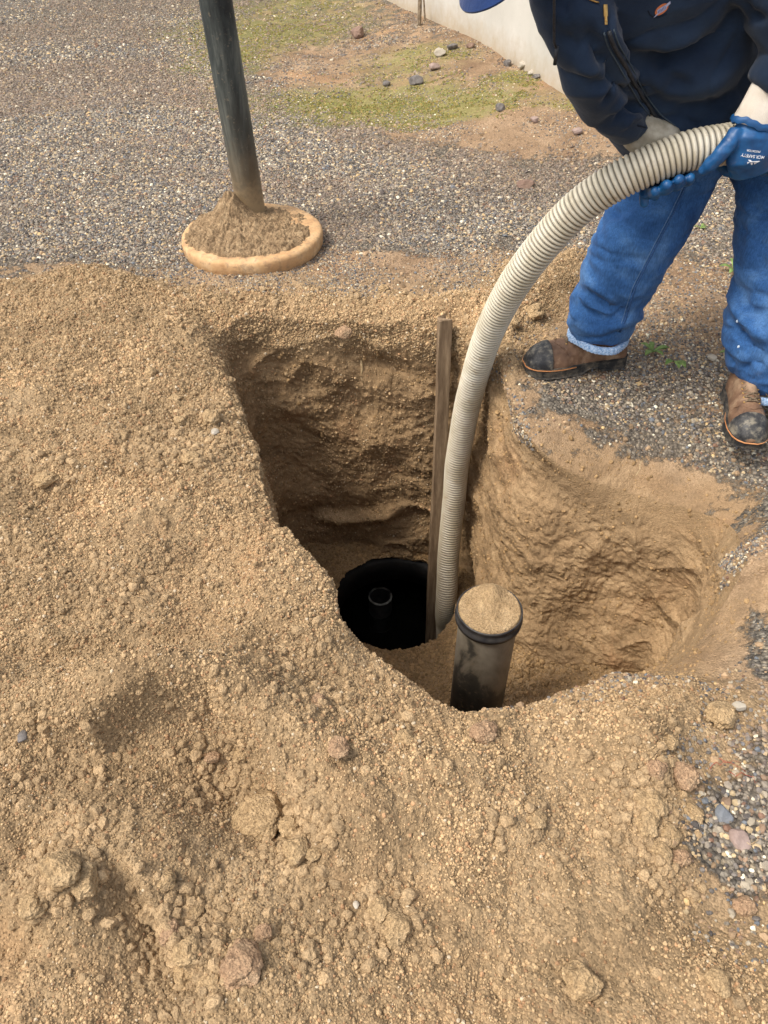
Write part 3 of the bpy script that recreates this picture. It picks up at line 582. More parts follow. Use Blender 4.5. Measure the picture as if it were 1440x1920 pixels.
CL = [(492, 1540, .046, 'clod', 'largest pale soil clod, beside the footprint hollow'), (556, 1600, .027, 'clod', 'rounded clod just right of and below the largest one'), (545, 1552, .021, 'clod', 'clod tucked between the largest one and the ridge'),
      (586, 1605, .013, 'clod', 'small clod touching the right of the rounded one'), (115, 1635, .034, 'clod', 'lumpy clod near the left edge of the spoil'), (160, 1655, .026, 'clod', 'low clod right of the lumpy left one'), (62, 1700, .022, 'clod', 'clod at the upper end of the smooth left furrow'),
      (312, 1652, .017, 'clod', 'round clod alone above the lower hollow'), (322, 1755, .019, 'redclod', 'pinkish clod topmost in the lower hollow'), (352, 1790, .022, 'clod', 'clod in the middle of the lower hollow'), (365, 1712, .015, 'clod', 'clod at the head of the lower hollow'),
      (352, 1828, .028, 'clod', 'wedge shaped clod at the bottom of the lower hollow'), (398, 1845, .020, 'clod', 'clod right of the wedge shaped one'), (455, 1815, .032, 'redclod', 'reddish crumbling clod right of the lower hollow'), (495, 1752, .016, 'redclod', 'small pink clod above the reddish crumbling one'),
      (710, 1710, .022, 'clod', 'clod with a dark gap at its foot, lower middle'), (742, 1745, .026, 'clod', 'large tan clod lower middle, right of the gap'), (905, 1378, .026, 'redclod', 'pinkish clod just below the near lip of the pit'),
      (596, 1318, .018, 'redclod', 'pink clod above the ridge end'), (636, 1408, .022, 'redclod', 'reddish clod on the slope below the ridge'), (452, 1418, .017, 'clod', 'clod against the ridge wall of the footprint'), (398, 1422, .015, 'redclod', 'pink clod on the floor of the footprint'),
      (1350, 1345, .032, 'clod', 'big clod by the right edge below the pit'), (1255, 1395, .016, 'clod', 'clod left of the big right edge one'), (1218, 1512, .030, 'clod', 'square clod on the right slope of the spoil'), (1228, 1445, .022, 'redclod', 'red tinged clod above the square one'),
      (1278, 1458, .028, 'redclod', 'reddish clod with a dark hollow under it'), (1298, 1528, .019, 'clod', 'clod next to the edge of the near gravel'), (1255, 1570, .020, 'clod', 'round clod left of the near gravel'), (1210, 1548, .024, 'clod', 'low clod beneath the square one'),
      (1240, 1598, .017, 'clod', 'clod below the round one by the gravel'), (1275, 1610, .017, 'redclod', 'brown clod touching the gravel patch'), (1090, 1845, .030, 'clod', 'smooth orange tan clod near the bottom right'), (1005, 1540, .018, 'clod', 'clod on the middle right slope of the spoil'),
      (760, 1388, .020, 'clod', 'clod midway between ridge and pit lip'), (330, 752, .022, 'clod', 'upper clod of the pair on the left spoil'), (338, 795, .022, 'clod', 'lower clod of the pair on the left spoil'), (395, 790, .030, 'clod', 'clod behind the cream pebble by the pit edge'),
      (360, 865, .026, 'clod', 'flattened clod on the left spoil above the crack'), (232, 822, .018, 'clod', 'clod standing alone on the middle of the left spoil'), (285, 700, .02, 'clod', 'small clod high on the left spoil'), (90, 905, .028, 'clod', 'soft clod at the left edge of the spoil'),
      (645, 628, .03, 'redclod', 'reddish lump on the back lip of the pit'), (720, 545, .022, 'clod', 'clod on the bare soil behind the pit'), (1000, 590, .035, 'clod', 'clod by the toe of the far boot'), (960, 610, .03, 'clod', 'clod between hose and far boot')]
for px, py, r_, mt, lab in CL: rock('soil_clod', lab, 'clod', px, py, r_*.95, M[mt], (1.1, 1, .72), .55, 5, .2, 'clods lying on the dug soil')
# ------------------------------------------------------------------ lid with the tall pipe
m = NM('lid_concrete'); c = m.ramp(m.noise(14, 6, .6), [(.3, (.42, .24, .115, 1)), (.55, (.54, .34, .17, 1)), (.75, (.62, .44, .26, 1))])
c = m.mix(m.ramp(m.noise(40, 5, .7), [(.50, 0.0), (.66, .7)]), c, (.27, .18, .11, 1)); M['lid'] = m.out(c, .9, m.bump(m.noise(70, 6, .7), .6, .006), .2)
LC = P(473, 432, 3.16); LC.z = 0; lg = float(base_z(np.array([LC.x]), np.array([LC.y]))[0])
lid = empty('manhole_lid', (LC.x, LC.y, lg)); tag(lid, 'round tan concrete lid covered with loose dirt, lying on the gravel', 'lid')
Rx = Matrix.Rotation(math.radians(1.2), 3, 'X')@Matrix.Rotation(math.radians(-1.0), 3, 'Y')
mb = MB(); mb.lathe([(.02, -.02), (.283, -.02), (.289, -.004), (.2925, .002), (.294, .040), (.2905, .049), (.284, .054), (.274, .056), (.262, .056), (.02, .056)], 96, (LC.x, LC.y, lg+.008), Rx)
o = mb.build('lid_slab', M['lid'], lid); V = verts(o.data); V += norms(o.data)*(.003*perlin(V*9)+.003*perlin(V*30)+.002*perlin(V*70))[:, None]; setv(o.data, V)
# dirt heap on the lid
n = 220; gx_, gy_ = np.meshgrid(np.linspace(-.28, .28, n), np.linspace(-.28, .28, n)); X_, Y_ = gx_.ravel(), gy_.ravel()
q = np.stack([X_, Y_, 0*X_+2], -1); rr_ = np.hypot(X_*1.0, Y_*1.05)+.016*perlin(q*9)+.012*perlin(q*26)
hz = .100*np.exp(-(((X_+.085)/.065)**2+((Y_-.085)/.085)**2))+.03*np.exp(-(((X_+.09)/.15)**2+((Y_-.02)/.14)**2))+.018*np.exp(-(((X_-.06)/.16)**2+((Y_+.05)/.1)**2))+.012
hz = hz+.020*(lumps(q*24)-.25)+.012*(lumps(q*55)-.25)+.004*perlin(q*120)+.006*perlin(q*11)
hz = hz-.026*sstep(.245, .278, rr_); V_ = np.stack([X_+LC.x-.008, Y_+LC.y, hz+lg+.058], -1)
a = (np.arange(n-1)[:, None]*n+np.arange(n-1)[None, :]).ravel(); F_ = np.stack([a, a+1, a+1+n, a+n], -1); rq = (rr_ < .28) & (np.hypot(X_, Y_) < .276)
F_ = F_[rq[F_].all(1)]; u_ = np.zeros(len(V_), bool); u_[F_.ravel()] = True; ii = np.cumsum(u_)-1
M['heap'] = clod_mat('heap_soil', (.17, .11, .062, 1), (.30, .205, .115, 1), (.44, .315, .185, 1))
link_mesh('dirt_heap', npmesh('dirt_heap', V_[u_], ii[F_]), M['heap'], lid)
m = NM('tall_pipe_plastic'); zz = m.n('ShaderNodeSeparateXYZ'); m.L(m.tc.outputs['Object'], zz.inputs[0])
mp = m.n('ShaderNodeMapping'); mp.inputs['Scale'].default_value = (9, 9, 2.0); m.L(m.tc.outputs['Object'], mp.inputs[0])
c = m.ramp(m.noise(1.0, 6, .65, vec=mp.outputs[0], dist=.4), [(.40, (.012, .015, .016, 1)), (.52, (.040, .048, .046, 1)), (.64, (.12, .13, .115, 1))])
dz = m.ramp(m.math('ADD', zz.outputs[2], m.math('MULTIPLY', m.math('SUBTRACT', m.noise(18, 5, .7), .5), .22)), [(.13, .9), (.22, .35), (.40, .06), (.6, 0.0)])
c = m.mix(dz, c, (.34, .24, .13, 1)); c = m.mix(m.ramp(m.noise(60, 4, .7), [(.60, 0.0), (.72, .5)]), c, (.25, .20, .13, 1)); M['tallpipe'] = m.out(c, .62, m.bump(m.noise(80, 4), .2, .002), .35)
pb = P(470, 388, 3.34); tp = P(404, 0, 3.30); dd = (tp-pb).normalized(); tpp = empty('upright_pipe', pb)
tag(tpp, 'tall dusty black plastic pipe standing upright on the round lid', 'pipe')
mb = MB(); rr_ = .0605; pts = [pb+dd*t for t in (-.02, .3, .6, .9, 1.2, 1.5, 1.8)]; mb.tube(pts, rr_, 40, (1, 0, 0), 1, False); mb.tube([p_ for p_ in pts[::-1]], rr_-.006, 40, (1, 0, 0), 1, False)
mb.build('pipe_barrel', M['tallpipe'], tpp)
mb = MB(); hole_c = P(389, 18, 3.27); mb.tube([hole_c+Vector((0, -.004, -.001)), hole_c+Vector((0, .02, 0))], .012, 14); mb.build('pipe_hole', M['rub_hollow'], tpp)  # solid black disc stands in for the shaded inside of the hole
# ------------------------------------------------------------------ septic tank below the manhole
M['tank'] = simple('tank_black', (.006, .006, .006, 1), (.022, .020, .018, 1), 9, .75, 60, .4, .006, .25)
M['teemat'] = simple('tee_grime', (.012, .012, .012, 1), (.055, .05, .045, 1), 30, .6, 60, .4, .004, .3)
tank = empty('septic_tank', (MH[0], MH[1], MZ-.1)); tag(tank, 'dark underground tank seen through the round manhole at the pit bottom', 'tank')
N_ = 72; ring = lambda r_, z_: [(MH[0]+r_*math.cos(2*math.pi*j/N_), MH[1]+r_*math.sin(2*math.pi*j/N_), z_) for j in range(N_)]
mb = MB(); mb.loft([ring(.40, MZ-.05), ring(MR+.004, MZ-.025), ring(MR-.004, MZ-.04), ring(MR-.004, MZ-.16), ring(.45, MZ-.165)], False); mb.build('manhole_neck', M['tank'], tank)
mb = MB(); x0, x1, y0, y1 = MH[0]-.75, MH[0]+.75, MH[1]-.8, MH[1]+.9
sq = [(x0, y0), (x1, y0), (x1, y1), (x0, y1)]
def circ_sq(z_): return [(MH[0]+.44*math.cos(2*math.pi*j/N_), MH[1]+.44*math.sin(2*math.pi*j/N_), z_) for j in range(N_)]
def sqr(z_):
    out = []
    for j in range(N_):
        c_, s_2 = math.cos(2*math.pi*j/N_), math.sin(2*math.pi*j/N_); k_ = .85/max(abs(c_), abs(s_2)); out.append((MH[0]+k_*c_, MH[1]+k_*s_2, z_))
    return out
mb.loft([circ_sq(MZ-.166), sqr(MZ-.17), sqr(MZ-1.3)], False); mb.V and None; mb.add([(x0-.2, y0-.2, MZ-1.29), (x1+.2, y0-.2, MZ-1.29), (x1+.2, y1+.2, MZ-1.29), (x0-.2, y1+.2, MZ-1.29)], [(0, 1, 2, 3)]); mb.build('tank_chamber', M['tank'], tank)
tz = -1.60; tc = P(713, 1118, 1.0); tc = G(713, 1118, tz)
mb = MB(); pr = [(tc[0]+0, tc[1], -2.2), (tc[0], tc[1], tz)]; mb.tube(pr, .060, 32, (1, 0, 0), 1, False); mb.tube(pr[::-1], .052, 32, (1, 0, 0), 1, False)
o = mb.build('tee_pipe', M['teemat'], tank); mb = MB(); mb.lathe([(.053, tz-.004), (.0615, tz-.002), (.0615, tz+.003), (.053, tz+.004)], 48, (tc[0], tc[1], 0), None, False); mb.build('pipe_rim', simple('rim_bright', (.05, .048, .04, 1), (.45, .43, .37, 1), 30, .6), o)  # rim's brightness is put into its colour, paler than the barrel
m = NM('black_water'); M['water'] = m.out((.004, .004, .0035, 1), .04, m.bump(m.noise(4, 2), .05, .01), .5)
me = npmesh('water', [(MH[0]-.84, MH[1]-.84, -1.71), (MH[0]+.84, MH[1]-.84, -1.71), (MH[0]+.84, MH[1]+.84, -1.71), (MH[0]-.84, MH[1]+.84, -1.71)], np.array([[0, 1, 2, 3]]), False)
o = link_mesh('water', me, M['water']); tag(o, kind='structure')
# ------------------------------------------------------------------ riser pipe in the pit
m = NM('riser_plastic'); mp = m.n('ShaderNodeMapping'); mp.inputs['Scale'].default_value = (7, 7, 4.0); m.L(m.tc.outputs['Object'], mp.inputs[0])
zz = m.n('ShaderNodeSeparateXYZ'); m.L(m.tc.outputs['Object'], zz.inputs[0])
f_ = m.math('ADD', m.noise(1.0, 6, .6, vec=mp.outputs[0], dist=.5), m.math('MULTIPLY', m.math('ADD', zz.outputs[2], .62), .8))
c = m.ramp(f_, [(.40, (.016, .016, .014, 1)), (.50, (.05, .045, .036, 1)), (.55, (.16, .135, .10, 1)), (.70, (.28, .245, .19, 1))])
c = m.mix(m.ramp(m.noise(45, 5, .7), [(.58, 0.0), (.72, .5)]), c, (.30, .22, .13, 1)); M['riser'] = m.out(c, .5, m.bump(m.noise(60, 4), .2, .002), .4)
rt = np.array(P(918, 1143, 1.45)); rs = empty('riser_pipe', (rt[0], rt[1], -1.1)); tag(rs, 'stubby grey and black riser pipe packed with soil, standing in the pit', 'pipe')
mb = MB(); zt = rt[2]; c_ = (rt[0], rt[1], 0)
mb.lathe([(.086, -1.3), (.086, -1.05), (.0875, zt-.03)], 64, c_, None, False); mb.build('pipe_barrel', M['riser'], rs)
mb = MB(); mb.lathe([(.0885, zt-.040), (.0985, zt-.038), (.0998, zt-.024), (.0955, zt-.021), (.095, zt-.008), (.0965, zt-.004), (.097, zt+.001), (.095, zt+.004), (.0925, zt+.003), (.090, zt-.03)], 72, c_, None, False)
mb.build('pipe_collar', simple('collar_rubber', (.016, .016, .02, 1), (.06, .055, .05, 1), 25, .42, 80, .2, .002, .4), rs)
n = 90; gx_, gy_ = np.meshgrid(np.linspace(-.1, .1, n), np.linspace(-.1, .1, n)); X_, Y_ = gx_.ravel(), gy_.ravel(); q = np.stack([X_, Y_, 0*X_+8], -1); r_ = np.hypot(X_, Y_)
hz = .004+.026*np.exp(-((X_-.012)**2/.0013+(Y_-.035)**2/.0022))+.012*np.exp(-((X_-.01)**2/.0006+(Y_-.055)**2/.0006))-.010*np.exp(-((X_-.03)**2/.0006+(Y_+.005)**2/.0010))+.0025*(lumps(q*60))+.0015*perlin(q*160)+.0015*perlin(q*300)
hz = hz+.004-.012*sstep(.087, .0945, r_); V_ = np.stack([X_+rt[0], Y_+rt[1], hz+zt], -1); a = (np.arange(n-1)[:, None]*n+np.arange(n-1)[None, :]).ravel(); F_ = np.stack([a, a+1, a+1+n, a+n], -1); rq = r_ < .0945
F_ = F_[rq[F_].all(1)]; u_ = np.zeros(len(V_), bool); u_[F_.ravel()] = True; ii = np.cumsum(u_)-1
link_mesh('soil_plug', npmesh('soil_plug', V_[u_], ii[F_]), M['clod'], rs)
# ------------------------------------------------------------------ wooden stake in the pit
m = NM('stake_wood'); mp = m.n('ShaderNodeMapping'); mp.inputs['Scale'].default_value = (60, 60, 3); m.L(m.tc.outputs['Object'], mp.inputs[0])
c = m.ramp(m.noise(1, 6, .65, vec=mp.outputs[0]), [(.3, (.10, .065, .038, 1)), (.5, (.21, .145, .088, 1)), (.7, (.33, .24, .15, 1))]); nn = m.bump(m.noise(1, 5, .6, vec=mp.outputs[0]), .6, .004); M['stake'] = m.out(c, .85, nn, .2)
s0, s1 = P(834, 600, 2.46), P(812, 1122, 2.33); sdn = (s1-s0).normalized(); s1 = s1+sdn*.42
sx = Vector((1, .15, 0)); sx = (sx-sdn*sx.dot(sdn)).normalized(); sy = sdn.cross(sx); mb = MB(); rings = []
for k in range(41):
    c_ = s0.lerp(s1, k/40)+sx*.003*math.sin(k*.15); wv = .024+.0006*math.sin(k*.7)
    rings.append([c_+sx*wv*a_+sy*.018*b_ for a_, b_ in ((-1, -1), (.25, -1.05), (.38, -.75), (.5, -1), (1, -1), (1, 1), (-1, 1))])
rings[0] = [p_+sdn*e_ for p_, e_ in zip(rings[0], (-.006, -.012, .02, .03, .004, -.008, -.004))]
mb.loft(rings); o = mb.build('wooden_post', M['stake'], None, False, .0015); tag(o, 'weathered wooden post leaning in the pit behind the hose', 'post')
# ------------------------------------------------------------------ hose
HP = [(836, 1175, 2.30), (836, 1130, 2.28), (846, 985, 2.36), (860, 850, 2.36), (880, 740, 2.31), (907, 650, 2.23), (942, 570, 2.15), (992, 490, 2.08), (1075, 400, 2.02), (1165, 335, 1.99), (1270, 290, 1.98), (1355, 272, 1.99), (1440, 262, 2.04)]
hp = [P(*q_) for q_ in HP]; hp = [hp[0]+(hp[0]-hp[2])*.5]+hp
hp += [Vector((1.25, 2.12, .70)), Vector((1.50, 2.3, .55)), Vector((1.75, 2.6, .25)), Vector((2.1, 2.9, .06)), Vector((2.8, 3.3, .06))]
hs = spline(hp, 40); hs = hs+.004*np.stack([perlin(hs*4+k_*9) for k_ in range(3)], -1); ln = np.concatenate([[0], np.cumsum(np.linalg.norm(np.diff(hs, axis=0), axis=1))]); HR = .0465; PT = .0128
ntot = int(ln[-1]/PT)*8; sp = np.linspace(0, ln[-1], ntot); hc = np.stack([np.interp(sp, ln, hs[:, k]) for k in range(3)], -1)
ph = (np.arange(ntot) % 8)/8; prof = HR+.0017*np.array([-2.6, -1.0, .25, .75, 1.0, .75, .25, -1.0])[np.arange(ntot) % 8]
tg = np.gradient(hc, axis=0); tg /= np.linalg.norm(tg, axis=1)[:, None]; up = np.array([0, 1.0, 0]); NJ = 36; Vh = []
up = up-tg[0]*(tg[0]@up)
for k in range(ntot):
    up = up-tg[k]*(tg[k]@up); up /= np.linalg.norm(up); v_ = np.cross(tg[k], up); an = 2*np.pi*np.arange(NJ)/NJ
    kk = (k+np.arange(NJ)*8/NJ); 
    Vh.append(hc[k]+prof[k]*(np.cos(an)[:, None]*up+np.sin(an)[:, None]*v_))
Vh = np.vstack(Vh); Fh = grid_faces(ntot, NJ); hme = npmesh('hose', Vh, Fh)
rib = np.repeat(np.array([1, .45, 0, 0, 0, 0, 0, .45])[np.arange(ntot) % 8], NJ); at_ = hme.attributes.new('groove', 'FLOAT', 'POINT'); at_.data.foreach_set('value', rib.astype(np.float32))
m = NM('hose_plastic'); at2 = m.n('ShaderNodeAttribute', attribute_name='groove')
c = m.ramp(m.noise(12, 6, .6), [(.3, (.42, .37, .26, 1)), (.55, (.55, .50, .39, 1)), (.75, (.63, .59, .49, 1))])
c = m.mix(m.ramp(m.noise(30, 6, .75, dist=.5), [(.56, 0.0), (.70, .6)]), c, (.28, .19, .10, 1))
zz = m.n('ShaderNodeSeparateXYZ'); m.L(m.tc.outputs['Object'], zz.inputs[0])
dz = m.ramp(m.math('ADD', m.math('MULTIPLY', zz.outputs[2], -.5), m.math('MULTIPLY', m.noise(25, 5), .3)), [(.12, 0.0), (.80, .5)]); c = m.mix(dz, c, (.26, .19, .11, 1))
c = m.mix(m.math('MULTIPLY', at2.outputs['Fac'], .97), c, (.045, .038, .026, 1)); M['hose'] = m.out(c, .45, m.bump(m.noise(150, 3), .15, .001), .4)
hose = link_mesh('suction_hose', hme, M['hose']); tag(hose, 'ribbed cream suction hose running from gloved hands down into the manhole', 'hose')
mb = MB(); e0 = Vector(hc[0]); mb.tube([e0-Vector(tg[0])*.0, e0+Vector(tg[0])*.004], .044, 30); mb.build('hose_mouth', M['rub_hollow'], hose)  # solid black disc painted for the dark hollow of the hose end
# ------------------------------------------------------------------ person
def fabric(name, stops, sc, weave, rough=.85, bst=.25, sheen=.3):
    m = NM(name); c = m.ramp(m.noise(sc, 5, .6), stops); c = m.mix(.35, c, m.ramp(m.noise(weave, 2), [(.35, .72), (.65, 1.35)]), 'MULTIPLY')
    return m.out(c, rough, m.bump(m.noise(38, 4, .6), .3, .005, m.bump(m.noise(weave, 2), bst, .0015)), .08, 0, sheen)
M['jacket'] = fabric('navy_jacket', [(.3, (.010, .0185, .038, 1)), (.5, (.015, .027, .052, 1)), (.75, (.024, .041, .070, 1))], 6, 700, .85, .3, .12)
m = NM('blue_denim'); c = m.ramp(m.noise(7, 6, .62, dist=.3), [(.28, (.017, .056, .160, 1)), (.5, (.034, .098, .245, 1)), (.72, (.095, .195, .37, 1))])
mp = m.n('ShaderNodeMapping'); mp.inputs['Scale'].default_value = (1, 1, .16); m.L(m.tc.outputs['Object'], mp.inputs[0])
c = m.mix(.6, c, m.ramp(m.noise(330, 3, .6, vec=mp.outputs[0]), [(.35, .70), (.65, 1.35)]), 'MULTIPLY'); c = m.mix(.4, c, m.ramp(m.noise(90, 4, .7), [(.35, .75), (.65, 1.25)]), 'MULTIPLY')
zz = m.n('ShaderNodeSeparateXYZ'); m.L(m.tc.outputs['Object'], zz.inputs[0])
dm = m.ramp(m.math('ADD', m.math('MULTIPLY', zz.outputs[2], -.9), m.math('MULTIPLY', m.noise(16, 6, .7), 1.0)), [(.42, 0.0), (.75, .28)]); c = m.mix(dm, c, (.20, .17, .12, 1))
M['denim'] = m.out(c, .95, m.bump(m.noise(45, 5, .6), .35, .006, m.bump(m.noise(420, 2), .4, .0015)), .1, 0, .05)
M['denimlt'] = fabric('denim_hem', [(.3, (.07, .16, .34, 1)), (.42, (.20, .32, .50, 1)), (.62, (.42, .52, .66, 1))], 170, 420, .9, .5, .1)
M['skin'] = simple('skin', (.42, .24, .16, 1), (.50, .30, .21, 1), 20, .55)
M['hair'] = simple('grey_hair', (.08, .07, .06, 1), (.16, .15, .14, 1), 200, .7)
m = NM('glove_rubber'); c = m.ramp(m.noise(25, 5, .6), [(.3, (.004, .045, .145, 1)), (.55, (.006, .08, .23, 1)), (.75, (.012, .115, .29, 1))]); c = m.mix(m.ramp(m.noise(40, 5, .7), [(.62, 0.0), (.75, .3)]), c, (.20, .15, .10, 1))
M['glove'] = m.out(c, m.ramp(m.noise(30, 5), [(.35, .28), (.65, .6)]), m.bump(m.noise(60, 4), .2, .002), .5)
M['knit'] = simple('glove_knit', (.52, .46, .38, 1), (.66, .61, .53, 1), 16, .9, 500, .5, .002)
M['knitbeige'] = simple('glove_knit_beige', (.26, .23, .17, 1), (.46, .42, .34, 1), 30, .9, 500, .5, .002)  # darker beige tone of the same knit, used on the far cuff
m = NM('boot_leather'); c = m.ramp(m.noise(16, 6, .65), [(.3, (.075, .042, .026, 1)), (.5, (.17, .095, .055, 1)), (.66, (.33, .225, .14, 1))]); M['boot'] = m.out(c, .6, m.bump(m.noise(70, 6, .7), .4, .003), .35)
m = NM('boot_toe'); c = m.ramp(m.noise(22, 6, .7), [(.40, (.016, .016, .018, 1)), (.50, (.05, .048, .045, 1)), (.60, (.20, .175, .13, 1))]); M['toe'] = m.out(c, .5, m.bump(m.noise(60, 5), .3, .003), .4)
m = NM('boot_sole'); c = m.ramp(m.noise(25, 6, .7), [(.45, (.02, .02, .02, 1)), (.6, (.10, .085, .065, 1)), (.72, (.30, .21, .13, 1))]); M['sole'] = m.out(c, .8, m.bump(m.noise(60, 5), .3, .003), .3)
M['welt'] = simple('welt_orange', (.38, .15, .05, 1), (.55, .26, .11, 1), 40, .7)
M['lace'] = simple('bootlace', (.10, .07, .045, 1), (.22, .16, .10, 1), 200, .9)
M['brass'] = simple('brass', (.45, .27, .08, 1), (.6, .38, .13, 1), 60, .35, 300, .1, .001, .5, .8)
M['capblue'] = fabric('cap_cloth', [(.3, (.008, .024, .085, 1)), (.7, (.012, .034, .12, 1))], 10, 500)
def tubepts(L_): return [P(a, b, c) for a, b, c, *_ in L_], [q_[3] for q_ in L_]
LEGA = [(1300, 205, 2.36, .135), (1262, 325, 2.30, .125), (1228, 390, 2.26, .120), (1188, 455, 2.24, .117), (1158, 520, 2.235, .113), (1134, 580, 2.225, .101), (1122, 624, 2.22, .086)]
LEGB = [(1405, 190, 2.34, .135), (1462, 300, 2.24, .125), (1468, 380, 2.18, .120), (1466, 460, 2.12, .118), (1452, 540, 2.07, .115), (1440, 620, 2.03, .115), (1443, 680, 2.01, .100), (1443, 716, 2.0, .092)]
TOR = [(1292, 232, 2.32, .155, .13, (1, 0, .05)), (1288, 205, 2.29, .185, .155, (1, 0, .08)), (1276, 150, 2.23, .205, .175, (1, .02, .15)), (1258, 80, 2.19, .215, .17, (.95, .04, .25)), (1222, -5, 2.13, .225, .155, (.9, .05, .35)), (1185, -90, 2.05, .215, .135, (.86, .05, .48)), (1155, -150, 1.99, .165, .12, (.85, .05, .5)), (1115, -200, 1.93, .085, .085, (.85, .05, .5))]
ARMA = [(1085, -125, 2.02, .085), (1062, -30, 1.96, .076), (1090, 65, 1.93, .070), (1118, 140, 1.95, .067), (1152, 198, 2.02, .058), (1182, 232, 2.065, .051)]
ARMB = [(1325, -150, 2.10, .09), (1420, -70, 2.03, .085), (1475, 10, 1.99, .075), (1500, 78, 1.98, .072), (1476, 122, 1.97, .060), (1442, 165, 1.965, .050)]
def torso(mb, sh=0, hem=True):
    rings = []
    for k, (a, b, c, ra, rb, Lv) in enumerate(TOR):
        c_ = P(a, b, c); n1 = P(*TOR[min(k+1, len(TOR)-1)][:3]); n0 = P(*TOR[max(k-1, 0)][:3]); t = (n1-n0).normalized(); u = Vector(Lv); u = (u-t*u.dot(t)).normalized(); v = t.cross(u)
        rings.append([c_+u*(ra-sh)*math.copysign(abs(math.cos(w_))**.85, math.cos(w_))+v*(rb-sh)*math.copysign(abs(math.sin(w_))**.85, math.sin(w_)) for w_ in [2*math.pi*j/40 for j in range(40)]])
    mb.loft(rings)
def pushfolds(me, folds):                            # folds: pixel polyline on this garment, width, depth (+ out, - in)
    V = verts(me); Nn = norms(me); bv = BVHTree.FromPolygons([tuple(v) for v in V], [tuple(p_.vertices) for p_ in me.polygons]); D = np.zeros(len(V)); co = Vector((0, 0, H))
    for pl, wd, dp in folds:
        pts = []
        for (ax, ay), (bx, by) in zip(pl[:-1], pl[1:]):
            for t in np.linspace(0, 1, 7):
                h_ = bv.ray_cast(co, (P(ax+(bx-ax)*t, ay+(by-ay)*t, 2.0)-co).normalized())
                if h_[0] is not None: pts.append(h_[0])
        if len(pts) < 2: continue
        Q = np.array(pts); d = np.full(len(V), 9.0); e = np.zeros(len(V))
        for k in range(len(Q)-1):
            ab = Q[k+1]-Q[k]; l2 = ab@ab
            if l2 < 1e-9 or l2 > .01: continue
            t = np.clip(((V-Q[k])@ab)/l2, 0, 1); dd_ = np.linalg.norm(V-Q[k]-t[:, None]*ab, axis=1); b_ = dd_ < d; d = np.where(b_, dd_, d); e = np.where(b_, (k+t)/(len(Q)-1), e)
        D += 1.35*dp*np.exp(-(d/wd)**2)*np.clip(np.minimum(e, 1-e)*4+.15, 0, 1)
    setv(me, V+Nn*D[:, None])
def onsurf(me):
    bv = BVHTree.FromPolygons([tuple(v.co) for v in me.vertices], [tuple(p_.vertices) for p_ in me.polygons]); co = Vector((0, 0, H))
    def f(px, py, lift=.002):
        h_ = bv.ray_cast(co, (P(px, py, 2.0)-co).normalized())
        return (h_[0]+h_[1]*lift, h_[1]) if h_[0] is not None else (None, None)
    return f
# body: one continuous surface
mb = MB(); torso(mb, .05)
for A_ in (LEGA, LEGB):
    pts, rr_ = tubepts(A_); mb.tube(pts, [max(r_-.035, .035)*.9 for r_ in rr_], 16)
HC = P(962, -150, 1.83); FD = Vector((-.35, -.62, -.70)).normalized(); HU = Vector((-.55, -.35, .75)); HU = (HU-FD*HU.dot(FD)).normalized(); HL = FD.cross(HU)
HM = Matrix((HL, FD, HU)).transposed()               # local x side, y face, z crown
for A_ in (ARMA, ARMB):
    pts, rr_ = tubepts(A_); mb.tube(pts, [max(r_*.34, .02) for r_ in rr_], 16)
nb = P(1125, -185, 1.95); mb.tube([nb, nb.lerp(HC, .5), HC-FD*.02], [.07, .058, .055], 18)
mb.ball(HC, (.074, .092, .105), 24, 16, HM); mb.ball(HC+HM@Vector((0, .045, -.055)), (.052, .05, .055), 16, 12, HM)
mb.tube([HC+HM@Vector((0, .088, .012)), HC+HM@Vector((0, .108, -.022)), HC+HM@Vector((0, .092, -.032))], [.008, .014, .010], 10)
for s_3 in (-1, 1): mb.ball(HC+HM@Vector((s_3*.076, -.005, -.01)), (.008, .018, .03), 10, 8, HM); mb.ball(HC+HM@Vector((s_3*.030, .082, .020)), (.018, .012, .008), 10, 8, HM)
mb.ball(HC+HM@Vector((0, .088, -.058)), (.024, .010, .006), 10, 8, HM); mb.ball(HC+HM@Vector((0, .086, -.070)), (.020, .010, .006), 10, 8, HM)
me = remesh(mb, .006, 4, .5); me.name = 'person'; body = link_mesh('person', me, M['skin'])
tag(body, 'worker in navy jacket, jeans and blue gloves bending over to guide a hose', 'person')
for s_3 in (-1, 1): mb = MB(); mb.ball(HC+HM@Vector((s_3*.030, .084, .006)), .0125, 14, 10, HM); mb.build('eye', simple('eye_white', (.7, .68, .64, 1), (.75, .73, .7, 1)), body)
mb = MB(); mb.ball(HC+HM@Vector((0, -.016, .006)), (.080, .088, .098), 24, 16, HM); me = mb.mesh('hair'); V = verts(me); V += norms(me)*(.003*perlin(V*60))[:, None]; setv(me, V); link_mesh('hair', me, M['hair'], body)
cap = MB(); rings = []
for k in range(9):
    a = math.pi/2*k/8; rings.append([HC+HM@Vector((.086*math.cos(a)*math.cos(b), .104*math.cos(a)*math.sin(b)+.002, .035+.085*math.sin(a))) for b in [2*math.pi*j/32 for j in range(32)]])
cap.loft(rings); cp_ = cap.build('cap', M['capblue'], body)
mb = MB(); top, bot = [], []
for j in range(25):
    b = math.pi*j/24; x_ = .078*math.cos(b)
    for lst, e in ((top, 0), (bot, -.004)): lst.append([HC+HM@Vector((x_, .075+s_4*.115*math.sin(b)**.8, .040-.9*x_*x_*6*.5-.030*s_4+e)) for s_4 in (0, .35, .7, 1)])
